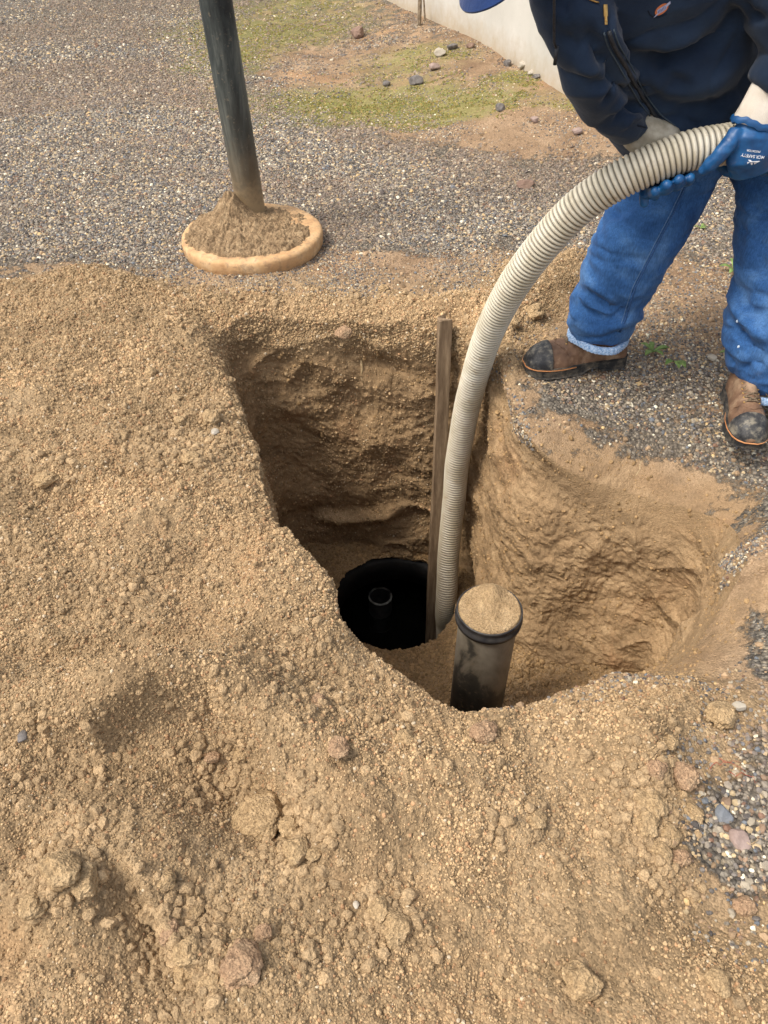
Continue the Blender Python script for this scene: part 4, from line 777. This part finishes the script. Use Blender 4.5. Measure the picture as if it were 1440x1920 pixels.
for k in range(24):
    for q4 in range(3):
        for lst, fl in ((top, 0), (bot, 1)):
            f4 = [lst[k][q4], lst[k][q4+1], lst[k+1][q4+1], lst[k+1][q4]]; mb.add(f4 if not fl else f4[::-1], [(0, 1, 2, 3)])
    mb.add([top[k][3], bot[k][3], bot[k+1][3], top[k+1][3]], [(0, 1, 2, 3)])
mb.build('cap_brim', M['capblue'], cp_)
# jeans
mb = MB()
for A_ in (LEGA, LEGB):
    pts, rr_ = tubepts(A_); sp_ = spline([list(p_)+[r_] for p_, r_ in zip(pts, rr_)], 5); mb.tube([q_[:3] for q_ in sp_], list(sp_[:, 3]), 32, (1, 0, 0))
mb.ball(P(1352, 190, 2.36), (.19, .14, .13), 24, 16)
me = remesh(mb, .0075, 5, .5); V = verts(me); q = V*np.array([1, 1, 1.9]); D = .006*perlin(q*4)+.006*(1-np.abs(perlin(q*6+4)))**3+.004*(1-np.abs(perlin(q*13+4)))**3
D -= .009*(1-np.abs(perlin(q*np.array([4, 4, 9])+perlin(q*3)[:, None]+12)))**9; lo = sstep(.55, .12, V[:, 2]); D += lo*(.016*(1-np.abs(perlin(V*np.array([5, 5, 15])+2)))**2-.006); setv(me, V+norms(me)*D[:, None])
pushfolds(me, [([(1090, 540), (1130, 570), (1175, 590)], .018, -.016), ([(1085, 520), (1120, 545), (1170, 570)], .016, .012), ([(1090, 580), (1140, 600), (1180, 590)], .014, -.010), ([(1180, 600), (1160, 560), (1130, 548)], .012, -.010),
               ([(1110, 420), (1160, 400), (1230, 350)], .02, -.008), ([(1140, 380), (1150, 480), (1140, 540)], .02, .007), ([(1372, 600), (1400, 650), (1440, 670)], .02, -.02), ([(1370, 560), (1390, 600), (1440, 640)], .018, .012), ([(1385, 700), (1410, 680), (1440, 690)], .014, -.012),
               ([(1385, 540), (1400, 580), (1440, 600)], .02, -.012), ([(1400, 340), (1410, 440), (1400, 520)], .02, .006)])
jeans = link_mesh('jeans', me, M['denim'], body); js = onsurf(me)
for A_ in (LEGA, LEGB):                              # hems, frayed pale band
    a_, b_ = P(*A_[-1][:3]), P(*A_[-2][:3]); t = (a_-b_).normalized(); mb = MB(); r_ = A_[-1][3]
    u = Vector((1, 0, 0)); u = (u-t*u.dot(t)).normalized(); v = t.cross(u); rings = []
    for (dr, dt) in ((-.012, -.004), (-.001, -.006), (.0035, 0), (.003, .012), (.0035, .016), (-.002, .019), (-.012, .016)):
        rings.append([a_+t*(dt+.009+.004*math.sin(3*w_+r_*40))+(u*math.cos(w_)+v*math.sin(w_))*(r_+dr+.0085+.002*math.sin(7*w_)+.0014*math.sin(46*w_)) for w_ in [2*math.pi*j/150 for j in range(150)]])
    mb.loft(rings, False); mb.build('hem', M['denimlt'], jeans)
def seam(f, pl, name, mat, parent, r=.0018, lift=.0012, step=6):
    pts = []
    for (ax, ay), (bx, by) in zip(pl[:-1], pl[1:]):
        n_ = max(2, int(math.hypot(bx-ax, by-ay)/step))
        for t in np.linspace(0, 1, n_, endpoint=False):
            p_, _ = f(ax+(bx-ax)*t, ay+(by-ay)*t, lift)
            if p_ is not None and (not pts or (p_-pts[-1]).length < .06): pts.append(p_)
    if len(pts) > 3:
        P2 = np.array(pts); 
        for _ in range(2): P2[1:-1] = (P2[:-2]+2*P2[1:-1]+P2[2:])/4
        mb = MB(); mb.tube(list(P2), r, 6); return mb.build(name, mat, parent)
M['denimdk'] = simple('denim_seam', (.02, .055, .15, 1), (.04, .10, .24, 1), 300, .9)
M['stitch'] = simple('seam_thread', (.07, .14, .27, 1), (.15, .24, .38, 1), 300, .9)
sl_ = [(1292, 335), (1262, 400), (1228, 465), (1190, 540), (1172, 600), (1160, 628)]
seam(js, sl_, 'side_seam', M['denimdk'], jeans, .0028); seam(js, [(x_-5, y_) for x_, y_ in sl_], 'stitching', M['stitch'], jeans, .0010, .0016)
for spx, spy in ((1383, 602), (1385, 650)):
    p_, n_ = js(spx, spy, .0005)
    if p_ is not None: mb = MB(); mb.ball(p_, (.004, .002, .005), 10, 6); mb.build('paint_spot', simple('pale_spot', (.5, .6, .7, 1), (.55, .65, .75, 1)), jeans)
# boots
def boot(heel, toe, ank, nm='boot'):
    f = (toe-heel); Lb = f.length; f.normalize(); up = Vector((0, 0, 1)); s = up.cross(f).normalized(); up = f.cross(s)
    Mx = Matrix((f, s, up)).transposed(); k = Lb/.31; W = lambda x, y, z: heel+Mx@Vector((x*k, y*k, z*k))
    hw = lambda x: np.interp(x, [0, .012, .04, .10, .15, .21, .25, .285, .303, .31], [.012, .030, .037, .036, .041, .051, .050, .040, .024, .006])
    top = lambda x: np.interp(x, [0, .02, .05, .10, .14, .18, .22, .26, .29, .305, .31], [.10, .135, .15, .14, .118, .100, .088, .080, .064, .045, .033])
    def up_loft(mb, x0, x1, n_, g):
        rings = []
        for x in np.linspace(x0, x1, n_):
            h_, t_ = hw(x)+g, top(x)+g; zc = .024; rr_ = []
            for j in range(28):
                a = 2*math.pi*j/28; c_, s_5 = math.cos(a), math.sin(a); yy = h_*math.copysign(abs(c_)**.75, c_); zz_ = zc+(t_-zc)*(abs(s_5)**.9) if s_5 > 0 else zc-.010*abs(s_5)
                if s_5 > 0: yy *= 1-.28*(s_5**2)*(1 if x < .2 else .6)
                rr_.append(W(x, yy, zz_))
            rings.append(rr_)
        mb.loft(rings)
    mb = MB(); up_loft(mb, .003, .308, 40, 0); mb.tube([W(.055, 0, .06), W(.055, 0, .13), ank], [.040*k, .044*k, .048*k], 24)
    me = remesh(mb, .005, 3, .5); V = verts(me); V += norms(me)*(.0022*perlin(V*35)+.003*(1-np.abs(perlin(V*22)))**3)[:, None]; setv(me, V)
    b = link_mesh(nm, me, M['boot'], body); bv = BVHTree.FromPolygons([tuple(v.co) for v in me.vertices], [tuple(p_.vertices) for p_ in me.polygons])
    mb = MB(); up_loft(mb, .238, .309, 16, .0075); me = bake(mb.mesh('toe_cap'), [('SUBSURF', dict(levels=1))]); V = verts(me); V += norms(me)*(.001*perlin(V*60))[:, None]; setv(me, V); link_mesh('toe_cap', me, M['toe'], b)
    mb = MB(); xs = np.concatenate([np.linspace(.0, .308, 36)]); outl = [(x, hw(x)+.005) for x in xs]+[(x, -hw(x)-.005) for x in xs[::-1]]
    rings = []
    for zf_, g in ((0, -.003), (.003, 0), (.022, .001), (.030, 0), (.032, -.004)):
        rr_ = []
        for x, y in outl:
            z_ = zf_; 
            if zf_ < .02: z_ = zf_+(.012*sstep(.085, .10, x)*sstep(.150, .125, x)) + .010*sstep(.28, .31, x)
            rr_.append(W(x*1.012-.001+.0, y+math.copysign(g, y)*(1 if abs(y) > .01 else 0)+(.0015*math.copysign(1, y)*(int(x*70) % 2) if zf_ < .01 else 0), z_))
        rings.append(rr_)
    mb.loft(rings); mb.build('sole', M['sole'], b, False)
    mb = MB(); pts = [W(x*1.012, y*1.03+math.copysign(.0012, y), .0285) for x, y in outl if x > .16]; mb.tube(pts, .0022, 6); mb.build('welt', M['welt'], b)
    mb = MB(); ex = []
    for x in (.125, .143, .161, .179, .197):
        e = []
        for sg in (-1, 1):
            h_ = bv.ray_cast(W(x, sg*.020, .3), -up); e.append(h_[0]+h_[1]*.002 if h_[0] is not None else W(x, sg*.02, top(x)))
        ex.append(e)
    for k2 in range(len(ex)):
        for a_, b_ in (((ex[k2][0], ex[k2][1]),) if k2 == 4 else ((ex[k2][0], ex[k2+1][1]), (ex[k2][1], ex[k2+1][0]))):
            mid = a_.lerp(b_, .5)+up*.007; mb.tube([a_, a_.lerp(mid, .6)+up*.003, mid, b_.lerp(mid, .6)+up*.003, b_], .0021*k, 6)
    t0 = ex[1][1]; mb.tube([t0, t0+s*.02-up*.006, t0+s*.035-up*.02+f*.01], .0019*k, 6); mb.build('lace', M['lace'], b)
    for e in ex:
        for p_ in e: mb = MB(); mb.ball(p_-up*.001, (.0035, .0035, .002), 8, 6); mb.build('eyelet', M['brass'], b)
    # seams of the leather quarters
    mb = MB(); pts = []
    for j in range(15):
        a = -1+2*j/14; h_ = bv.ray_cast(W(.225-.03*abs(a)**1.5, a*.04, .3), -up)
        if h_[0] is not None: pts.append(h_[0]+h_[1]*.0008)
    if len(pts) > 3: mb.tube(pts, .0016, 6); mb.build('vamp_seam', M['boot'], b)
hA, tA = G(1172, 664, .03), G(984, 684, .02)
hA, tA = Vector(hA), Vector(tA); hA.z = float(base_z(np.array([hA.x]), np.array([hA.y]))[0])+.004; tA.z = float(base_z(np.array([tA.x]), np.array([tA.y]))[0])-.004
boot(hA, tA, P(*LEGA[-2][:3]))
tB = Vector(G(1402, 846, .0)); tB.z = float(base_z(np.array([tB.x]), np.array([tB.y]))[0])+.002; hB = tB+Vector((.055, .305, .006))
boot(hB, tB, P(*LEGB[-2][:3]))
# jacket
mb = MB(); torso(mb)
for A_ in (ARMA, ARMB):
    pts, rr_ = tubepts(A_); sp_ = spline([list(p_)+[r_] for p_, r_ in zip(pts, rr_)], 5); mb.tube([q_[:3] for q_ in sp_], list(sp_[:, 3]), 28)
mb.tube([P(1130, -170, 1.96), P(1105, -200, 1.93), P(1085, -235, 1.90)], [.10, .085, .08], 24)
me = remesh(mb, .0075, 4, .5); V = verts(me); D = .006*perlin(V*5)+.004*perlin(V*11); D += .010*(1-np.abs(perlin(V*np.array([4, 4, 7])+9)))**3+.004*(1-np.abs(perlin(V*np.array([9, 9, 14])+3)))**2-.008*(1-np.abs(perlin(V*np.array([5, 5, 8])+perlin(V*3)[:, None]+21)))**9; setv(me, V+norms(me)*D[:, None])
pushfolds(me, [([(1180, 95), (1240, 115), (1310, 95), (1370, 50)], .020, -.022), ([(1170, 75), (1240, 95), (1320, 70)], .022, .012), ([(1200, 130), (1260, 165), (1330, 160), (1400, 110)], .03, .016), ([(1215, 175), (1280, 205), (1350, 195), (1400, 160)], .022, -.012),
               ([(1225, 105), (1260, 150), (1300, 165)], .018, -.014), ([(1380, 10), (1365, 60), (1330, 110)], .022, -.014), ([(1240, 235), (1300, 245), (1360, 228)], .014, .012), ([(1100, 40), (1130, 110), (1180, 170), (1225, 232)], .016, -.022),
               ([(1130, 200), (1150, 175), (1200, 160)], .010, -.012), ([(1140, 215), (1165, 190), (1205, 180)], .010, .010), ([(1150, 230), (1175, 205), (1212, 200)], .009, -.011), ([(1165, 245), (1185, 220), (1218, 215)], .008, .008), ([(1100, 150), (1130, 160), (1160, 150)], .014, -.012),
               ([(1075, 120), (1110, 135), (1150, 130)], .014, .010), ([(1050, 60), (1085, 90), (1110, 60)], .018, -.012), ([(1030, 20), (1070, 40), (1090, 0)], .016, .008), ([(1390, 0), (1410, 30), (1440, 40)], .012, -.010), ([(1150, 0), (1150, 60), (1190, 130), (1240, 215)], .010, .006)])
jk = link_mesh('jacket', me, M['jacket'], body); jf = onsurf(me)
M['zip'] = simple('zip_dark', (.012, .014, .018, 1), (.03, .033, .04, 1), 200, .5); M['navyseam'] = simple('navy_seam', (.006, .010, .02, 1), (.010, .016, .03, 1), 200, .9); M['navylt'] = simple('navy_worn_edge', (.03, .045, .06, 1), (.055, .075, .095, 1), 200, .9)
zl = [(1141, 58), (1150, 85), (1168, 118), (1185, 150), (1208, 190), (1232, 220), (1262, 243)]
z_o = seam(jf, zl, 'zipper', M['zip'], jk, .0050, .0025); seam(jf, [(x_-9, y_+3) for x_, y_ in zl], 'placket_edge', M['navylt'], jk, .0018, .0016); seam(jf, [(x_+9, y_-3) for x_, y_ in zl], 'placket_edge', M['navylt'], jk, .0018, .0016)
seam(jf, [(1168, 80), (1200, 76), (1245, 62), (1290, 38), (1310, 28)], 'pocket_seam', M['navyseam'], jk, .0022, .0006); seam(jf, [(1168, 74), (1200, 70), (1243, 56), (1288, 33)], 'pocket_seam', M['navyseam'], jk, .0012, .0006)
seam(jf, [(1215, 20), (1222, 34), (1238, 32), (1255, 22)], 'pocket_seam', M['navyseam'], jk, .0012, .0006)
seam(jf, [(1195, 235), (1225, 243), (1262, 250), (1310, 250), (1355, 238)], 'hem_seam', M['navyseam'], jk, .002, .0006)
seam(jf, [(1086, -10), (1108, 2), (1128, 8)], 'collar_trim', M['brass'], jk, .0016, .003)
p_, n_ = jf(1132, 22, .006)
if p_ is not None:
    mb = MB(); q_ = jf(1131, 10, .006)[0] or p_; dn = (jf(1133, 40, .006)[0]-q_).normalized(); sdv = n_.cross(dn).normalized(); R3 = Matrix((sdv, dn, n_)).transposed()
    mb.box(q_+dn*.012, (.010, .022, .003), R3); mb.box(q_+dn*.030, (.007, .016, .002), R3); mb.box(q_+dn*.018, (.004, .03, .005), R3); mb.build('zip_pull', M['brass'], z_o or jk, False, .0008)
def patch(px, py, ang, w_, h_):
    p_, n_ = jf(px, py, .0012); vx = (P(px+10*math.cos(ang), py-10*math.sin(ang), 2)-P(px, py, 2)).normalized(); vx = (vx-n_*vx.dot(n_)).normalized(); vy = n_.cross(vx)
    mb = MB(); pts = [p_+vx*w_*.43*math.cos(a)+vy*h_*.5*math.sin(a) for a in [2*math.pi*j/28 for j in range(28)]]; mb.add(pts+[q_+n_*.0012 for q_ in pts], [tuple(range(28, 56))]+[(j, (j+1) % 28, 28+(j+1) % 28, 28+j) for j in range(28)])
    o = mb.build('logo_patch', simple('patch_orange', (.50, .14, .05, 1), (.60, .20, .08, 1), 300), jk, False)
    mb = MB(); pts = [(-.62, -.28), (-.30, -.10), (-.30, .26), (0, .30), (.30, .26), (.62, .34), (.60, .02), (.30, -.08), (.30, -.26), (0, -.30), (-.3, -.26), (-.5, -.34)]
    pts = [p_+n_*.0018+vx*w_*a*.95+vy*h_*b*.9 for a, b in pts]; mb.add(pts, [tuple(range(12))]); mb.build('logo_band', simple('patch_lilac', (.30, .33, .50, 1), (.42, .44, .60, 1), 300), o, False)
    mb = MB()
    for k in range(6):
        c_ = p_+n_*.0022+vx*w_*(-.22+.088*k); mb.box(c_, (w_*.03, h_*.30, .0004), Matrix((vx, vy, n_)).transposed())
    mb.build('logo_lettering', simple('patch_blue', (.04, .05, .18, 1), (.06, .08, .22, 1), 300), o, False)
patch(1240, 17, math.radians(33), .034, .019)
mb = MB(); ds = P(1036, -60, 1.83); de = P(1040, 122, 1.86); mb.tube([ds, ds.lerp(de, .3)+Vector((.002, 0, 0)), ds.lerp(de, .75), de-Vector((0, 0, -.03))], .0028, 8); mb.tube([de+Vector((0, 0, .035)), de], [.0042, .0038], 8); mb.build('drawstring', M['zip'], jk)
# gloves
def hose_at(px):
    X_ = np.array(project(hc)[0]); zok = (hc[:, 2] > .3) & (hc[:, 0] < 1.3); k_ = np.where(zok, np.abs(X_-px), 1e9).argmin(); return Vector(hc[k_]), Vector(tg[k_])
def around(px, th, r_):
    c_, t_ = hose_at(px); n_ = (Vector((0, 0, H))-c_).normalized(); n_ = (n_-t_*n_.dot(t_)).normalized(); m_ = n_.cross(t_); m_ = m_ if m_.z < 0 else -m_
    a = math.radians(th); return c_+(n_*math.cos(a)+m_*math.sin(a))*r_
def finish(mb, vox=.0032, it=3):
    me = remesh(mb, vox, it, .5); V = verts(me); V += norms(me)*(.0014*perlin(V*45)+.0012*(1-np.abs(perlin(V*30+5)))**3)[:, None]; setv(me, V); return me
# far hand, behind the hose
mb = MB(); wr = P(1212, 262, 2.085)
for px, t0, t1, ra in ((1216, 165, 84, .0165), (1238, 165, 66, .0175), (1262, 165, 64, .0170), (1286, 165, 72, .0150)):
    pts = [around(px-2, t_, .066+(0 if t_ > 90 else -.002)) for t_ in np.linspace(t0, t1, 7)]; mb.tube(pts, [ra*1.02, ra, ra*1.04, ra*.96, ra*1.03, ra*.97, ra*.72], 14); mb.ball(pts[-1], ra*.75, 12, 8)
mb.tube([around(1214, 150, .068), around(1208, 105, .080), P(1207, 362, 2.0), P(1208, 380, 2.0)], [.016, .016, .0145, .011], 14); mb.ball(P(1208, 381, 2.0), .011, 12, 8)
pc = around(1250, 180, .075); mb.tube([around(1246, 192, .076), around(1250, 178, .074), around(1252, 160, .070)], [(.036, .020), (.044, .018), (.048, .016)], 22, (1, 0, 0))
mb.tube([around(1235, 195, .068), around(1262, 205, .064), around(1285, 210, .062)], [.015, .014, .012], 14)
gl = link_mesh('glove', finish(mb), M['glove'], body)
mb = MB(); cA, cB = P(1196, 243, 2.07), P(1244, 276, 2.055)
rings = []; tcf = (cB-cA).normalized(); u = Vector((.6, 0, .8)); u = (u-tcf*u.dot(tcf)).normalized(); v = tcf.cross(u)
for t_, r_ in ((-.4, .040), (0, .048), (.35, .052), (.7, .054), (1.0, .054), (1.12, .050)):
    rings.append([cA.lerp(cB, t_)+(u*math.cos(w_)+v*math.sin(w_)*.85)*(r_+.0012*math.sin(9*w_+t_*5)) for w_ in [2*math.pi*j/64 for j in range(64)]])
mb.loft(rings); mb.build('glove_cuff', M['knitbeige'], gl)
# near hand, back of the hand to the camera
mb = MB(); pk = around(1408, 12, .070); ptop = P(1420, 236, 1.945); pbot = around(1412, 52, .070)
mb.tube([ptop+Vector((.01, .0, .02)), ptop, P(1410, 262, 1.925), P(1408, 290, 1.922), P(1412, 318, 1.945)], [(.040, .030), (.046, .030), (.053, .030), (.056, .028), (.052, .024)], 28, (1, 0, 0))
for px, ra in ((1378, .0155), (1402, .0165), (1427, .0165), (1451, .0155)):
    pts = [around(px, t_, .067) for t_ in np.linspace(48, 175, 7)]; mb.tube([P(px+4, 305, 1.945)]+pts, [ra*1.1, ra*1.15, ra, ra*1.05, ra, ra, ra*.95, ra*.8], 14)
mb.tube([P(1382, 246, 1.93), P(1368, 268, 1.915), P(1350, 290, 1.912), P(1330, 310, 1.92), P(1319, 319, 1.928)], [.018, .0185, .0175, .0165, .012], 16); mb.ball(P(1319, 319, 1.928), .012, 12, 8)
mb.tube([P(1388, 252, 1.93), P(1372, 270, 1.92), P(1368, 300, 1.935)], [.02, .014, .01], 12)
gme2 = finish(mb); gl2 = link_mesh('glove', gme2, M['glove'], body); gf = onsurf(gme2)
mb = MB(); cA, cB = P(1452, 150, 1.965), P(1412, 236, 1.945); rings = []; tcf = (cB-cA).normalized(); u = Vector((1, 0, 0)); u = (u-tcf*u.dot(tcf)).normalized(); v = tcf.cross(u)
for t_, r_ in ((-.15, .040), (.1, .044), (.4, .047), (.7, .050), (.92, .053), (1.04, .052)):
    rings.append([cA.lerp(cB, t_)+(u*math.cos(w_)+v*math.sin(w_)*.72)*(r_+.0010*math.sin(8*w_+t_*4)+.0035*math.exp(-((w_-4.2-t_)/.25)**2)) for w_ in [2*math.pi*j/72 for j in range(72)]])
mb.loft(rings); mb.build('glove_cuff', M['knit'], gl2)
mb = MB(); rings = []
for t_, r_ in ((.90, .0545), (.94, .0575), (1.0, .058), (1.05, .055)):
    rings.append([cA.lerp(cB, t_+.02*math.sin(5*w_)+.012*math.sin(13*w_))+(u*math.cos(w_)+v*math.sin(w_)*.74)*r_ for w_ in [2*math.pi*j/90 for j in range(90)]])
mb.loft(rings, False); mb.build('glove_edge', M['glove'], gl2)
M['print'] = simple('white_print', (.75, .78, .82, 1), (.8, .82, .85, 1), 100, .5)
def printed(txt, px, py, size, name='glove_print'):
    cu = bpy.data.curves.new(name, 'FONT'); cu.body = txt; cu.size = size; cu.align_x = 'CENTER'; cu.align_y = 'CENTER'; cu.offset = size*.012; cu.extrude = .0
    o = bpy.data.objects.new('t', cu); COL.objects.link(o); dg = bpy.context.evaluated_depsgraph_get(); me = bpy.data.meshes.new_from_object(o.evaluated_get(dg)); bpy.data.objects.remove(o)
    V = verts(me); c0, n0 = gf(px, py, .0); out = []
    ex_ = (P(px-40, py-3, 1.94)-P(px+0, py, 1.94)).normalized(); ex_ = (ex_-n0*ex_.dot(n0)).normalized(); ey_ = n0.cross(ex_)   # read upside down
    ex2 = ex_; bvh = BVHTree.FromPolygons([tuple(v.co) for v in gme2.vertices], [tuple(p_.vertices) for p_ in gme2.polygons])
    for x_, y_, z_ in V:
        q_ = c0+ex2*x_+ey_*y_; h_ = bvh.ray_cast(q_+n0*.03, -n0, .08); out.append((h_[0] if h_[0] is not None else q_)+n0*.0008)
    setv(me, out); link_mesh(name, me, M['print'], gl2)
printed('MCR SAFETY', 1412, 293, .0095); printed('PREDATOR', 1413, 283, .0062)
c0, n0 = gf(1412, 304, .001)
if c0 is not None:
    mb = MB(); ex_ = (P(1372, 301, 1.94)-P(1412, 304, 1.94)).normalized(); ex_ = (ex_-n0*ex_.dot(n0)).normalized(); ey_ = n0.cross(ex_)
    bvh = BVHTree.FromPolygons([tuple(v.co) for v in gme2.vertices], [tuple(p_.vertices) for p_ in gme2.polygons])
    for tri in ([(-.016, -.004), (.014, -.004), (.008, 0), (-.010, 0)], [(-.010, .001), (-.002, .001), (-.006, .006)], [(0, .001), (.006, .001), (.001, .008), (-.002, .007)], [(.007, .001), (.013, .001), (.012, .005)]):
        pts = []
        for a_, b_ in tri:
            q_ = c0+ex_*a_+ey_*b_; h_ = bvh.ray_cast(q_+n0*.03, -n0, .08); pts.append((h_[0] if h_[0] is not None else q_)+n0*.001)
        mb.add(pts, [tuple(range(len(pts)))])
    mb.build('glove_emblem', M['print'], gl2, False)
# ------------------------------------------------------------------ small plants, twigs
M['leaf'] = simple('weed_leaf', (.10, .17, .04, 1), (.22, .30, .09, 1), 60, .7, 200, .3, .001)
M['dry'] = simple('dry_stem', (.35, .24, .12, 1), (.50, .38, .22, 1), 60, .9)
M['redroot'] = simple('red_root', (.30, .07, .04, 1), (.42, .13, .08, 1), 60, .9)
def weed(px, py, label, n_, ln_, seed):
    g_ = gz(px, py); r = random.Random(seed); w_ = empty('weed', g_); tag(w_, label, 'weed', 'weeds in the gravel')
    for k in range(n_):
        a = r.uniform(0, 6.28); l = ln_*r.uniform(.6, 1.1); wd = l*.22; d = Vector((math.cos(a), math.sin(a), 0)); s = Vector((-d.y, d.x, 0)); mb = MB(); L2, R2, C2_ = [], [], []
        for t in np.linspace(0, 1, 7):
            c_ = g_+d*l*t+Vector((0, 0, .006+.35*l*math.sin(t*2.4))); ww = wd*math.sin(math.pi*min(.97, t*.93+.07))**.8*(.5+.5*t if t < .6 else 1)
            L2.append(c_+s*ww+Vector((0, 0, .003))); R2.append(c_-s*ww+Vector((0, 0, .003))); C2_.append(c_)
        mb.add(L2+C2_+R2, [(j, j+1, 8+j, 7+j) for j in range(6)]+[(7+j, 8+j, 15+j, 14+j) for j in range(6)]); o = mb.build('leaf', M['leaf'], w_); so_ = o.modifiers.new('s', 'SOLIDIFY'); so_.thickness = .0008
weed(1222, 664, 'small leafy weed on the gravel behind the far boot', 9, .055, 3); weed(1262, 682, 'flat two leaved weed just right of the leafy one', 3, .06, 5)
weed(1375, 512, 'broad leaved green weed left of the near leg', 6, .07, 8); weed(1312, 432, 'tiny green sprout between the legs', 4, .035, 9); weed(1373, 672, 'pale leaf sprig beside the near jeans hem', 3, .05, 12)
def twig(name, px0, py0, px1, py1, label, mat, r_=.0014, lift=.012):
    a, b = gz(px0, py0), gz(px1, py1); mb = MB(); rr2 = random.Random(int(px0)); pts = [a.lerp(b, t)+Vector((rr2.uniform(-1, 1)*.006, rr2.uniform(-1, 1)*.006, lift*math.sin(t*3.1)+.004)) for t in np.linspace(0, 1, 9)]
    mb.tube(pts, list(np.linspace(r_, r_*.4, 9)), 6); tag(mb.build(name, mat), label, 'twig')
twig('dead_twig', 1193, 895, 1207, 860, 'pale dry stem sticking from the right pit slope', M['dry']); twig('dead_twig', 1340, 810, 1362, 838, 'brown dry stem on the gravel by the near boot toe', M['dry'])
twig('dead_twig', 1392, 1586, 1440, 1575, 'thin dry stem across the near gravel patch', M['dry'], .0008); twig('dead_twig', 1020, 722, 1040, 728, 'short brown stick below the toe of the far boot', M['dry'], .002)
for k, (a_, b_, c_, d_) in enumerate(((1345, 1425, 1400, 1450), (1330, 1440, 1385, 1432), (1362, 1450, 1425, 1470))): twig('red_rootlet', a_, b_, c_, d_, ['upper red rootlet on the right edge of the spoil', 'left red rootlet on the right edge of the spoil', 'lowest red rootlet above the near gravel patch'][k], M['redroot'], .0008, .006)
def pitpt(px, py, d): return P(px, py, d)
mb = MB(); mb.tube([P(676, 672, 2.585), P(679, 690, 2.575), P(677, 708, 2.57), P(683, 722, 2.56)], [.006, .005, .004, .002], 8); tag(mb.build('dangling_root', M['dry']), 'pale root hanging from the upper back wall of the pit', 'root')
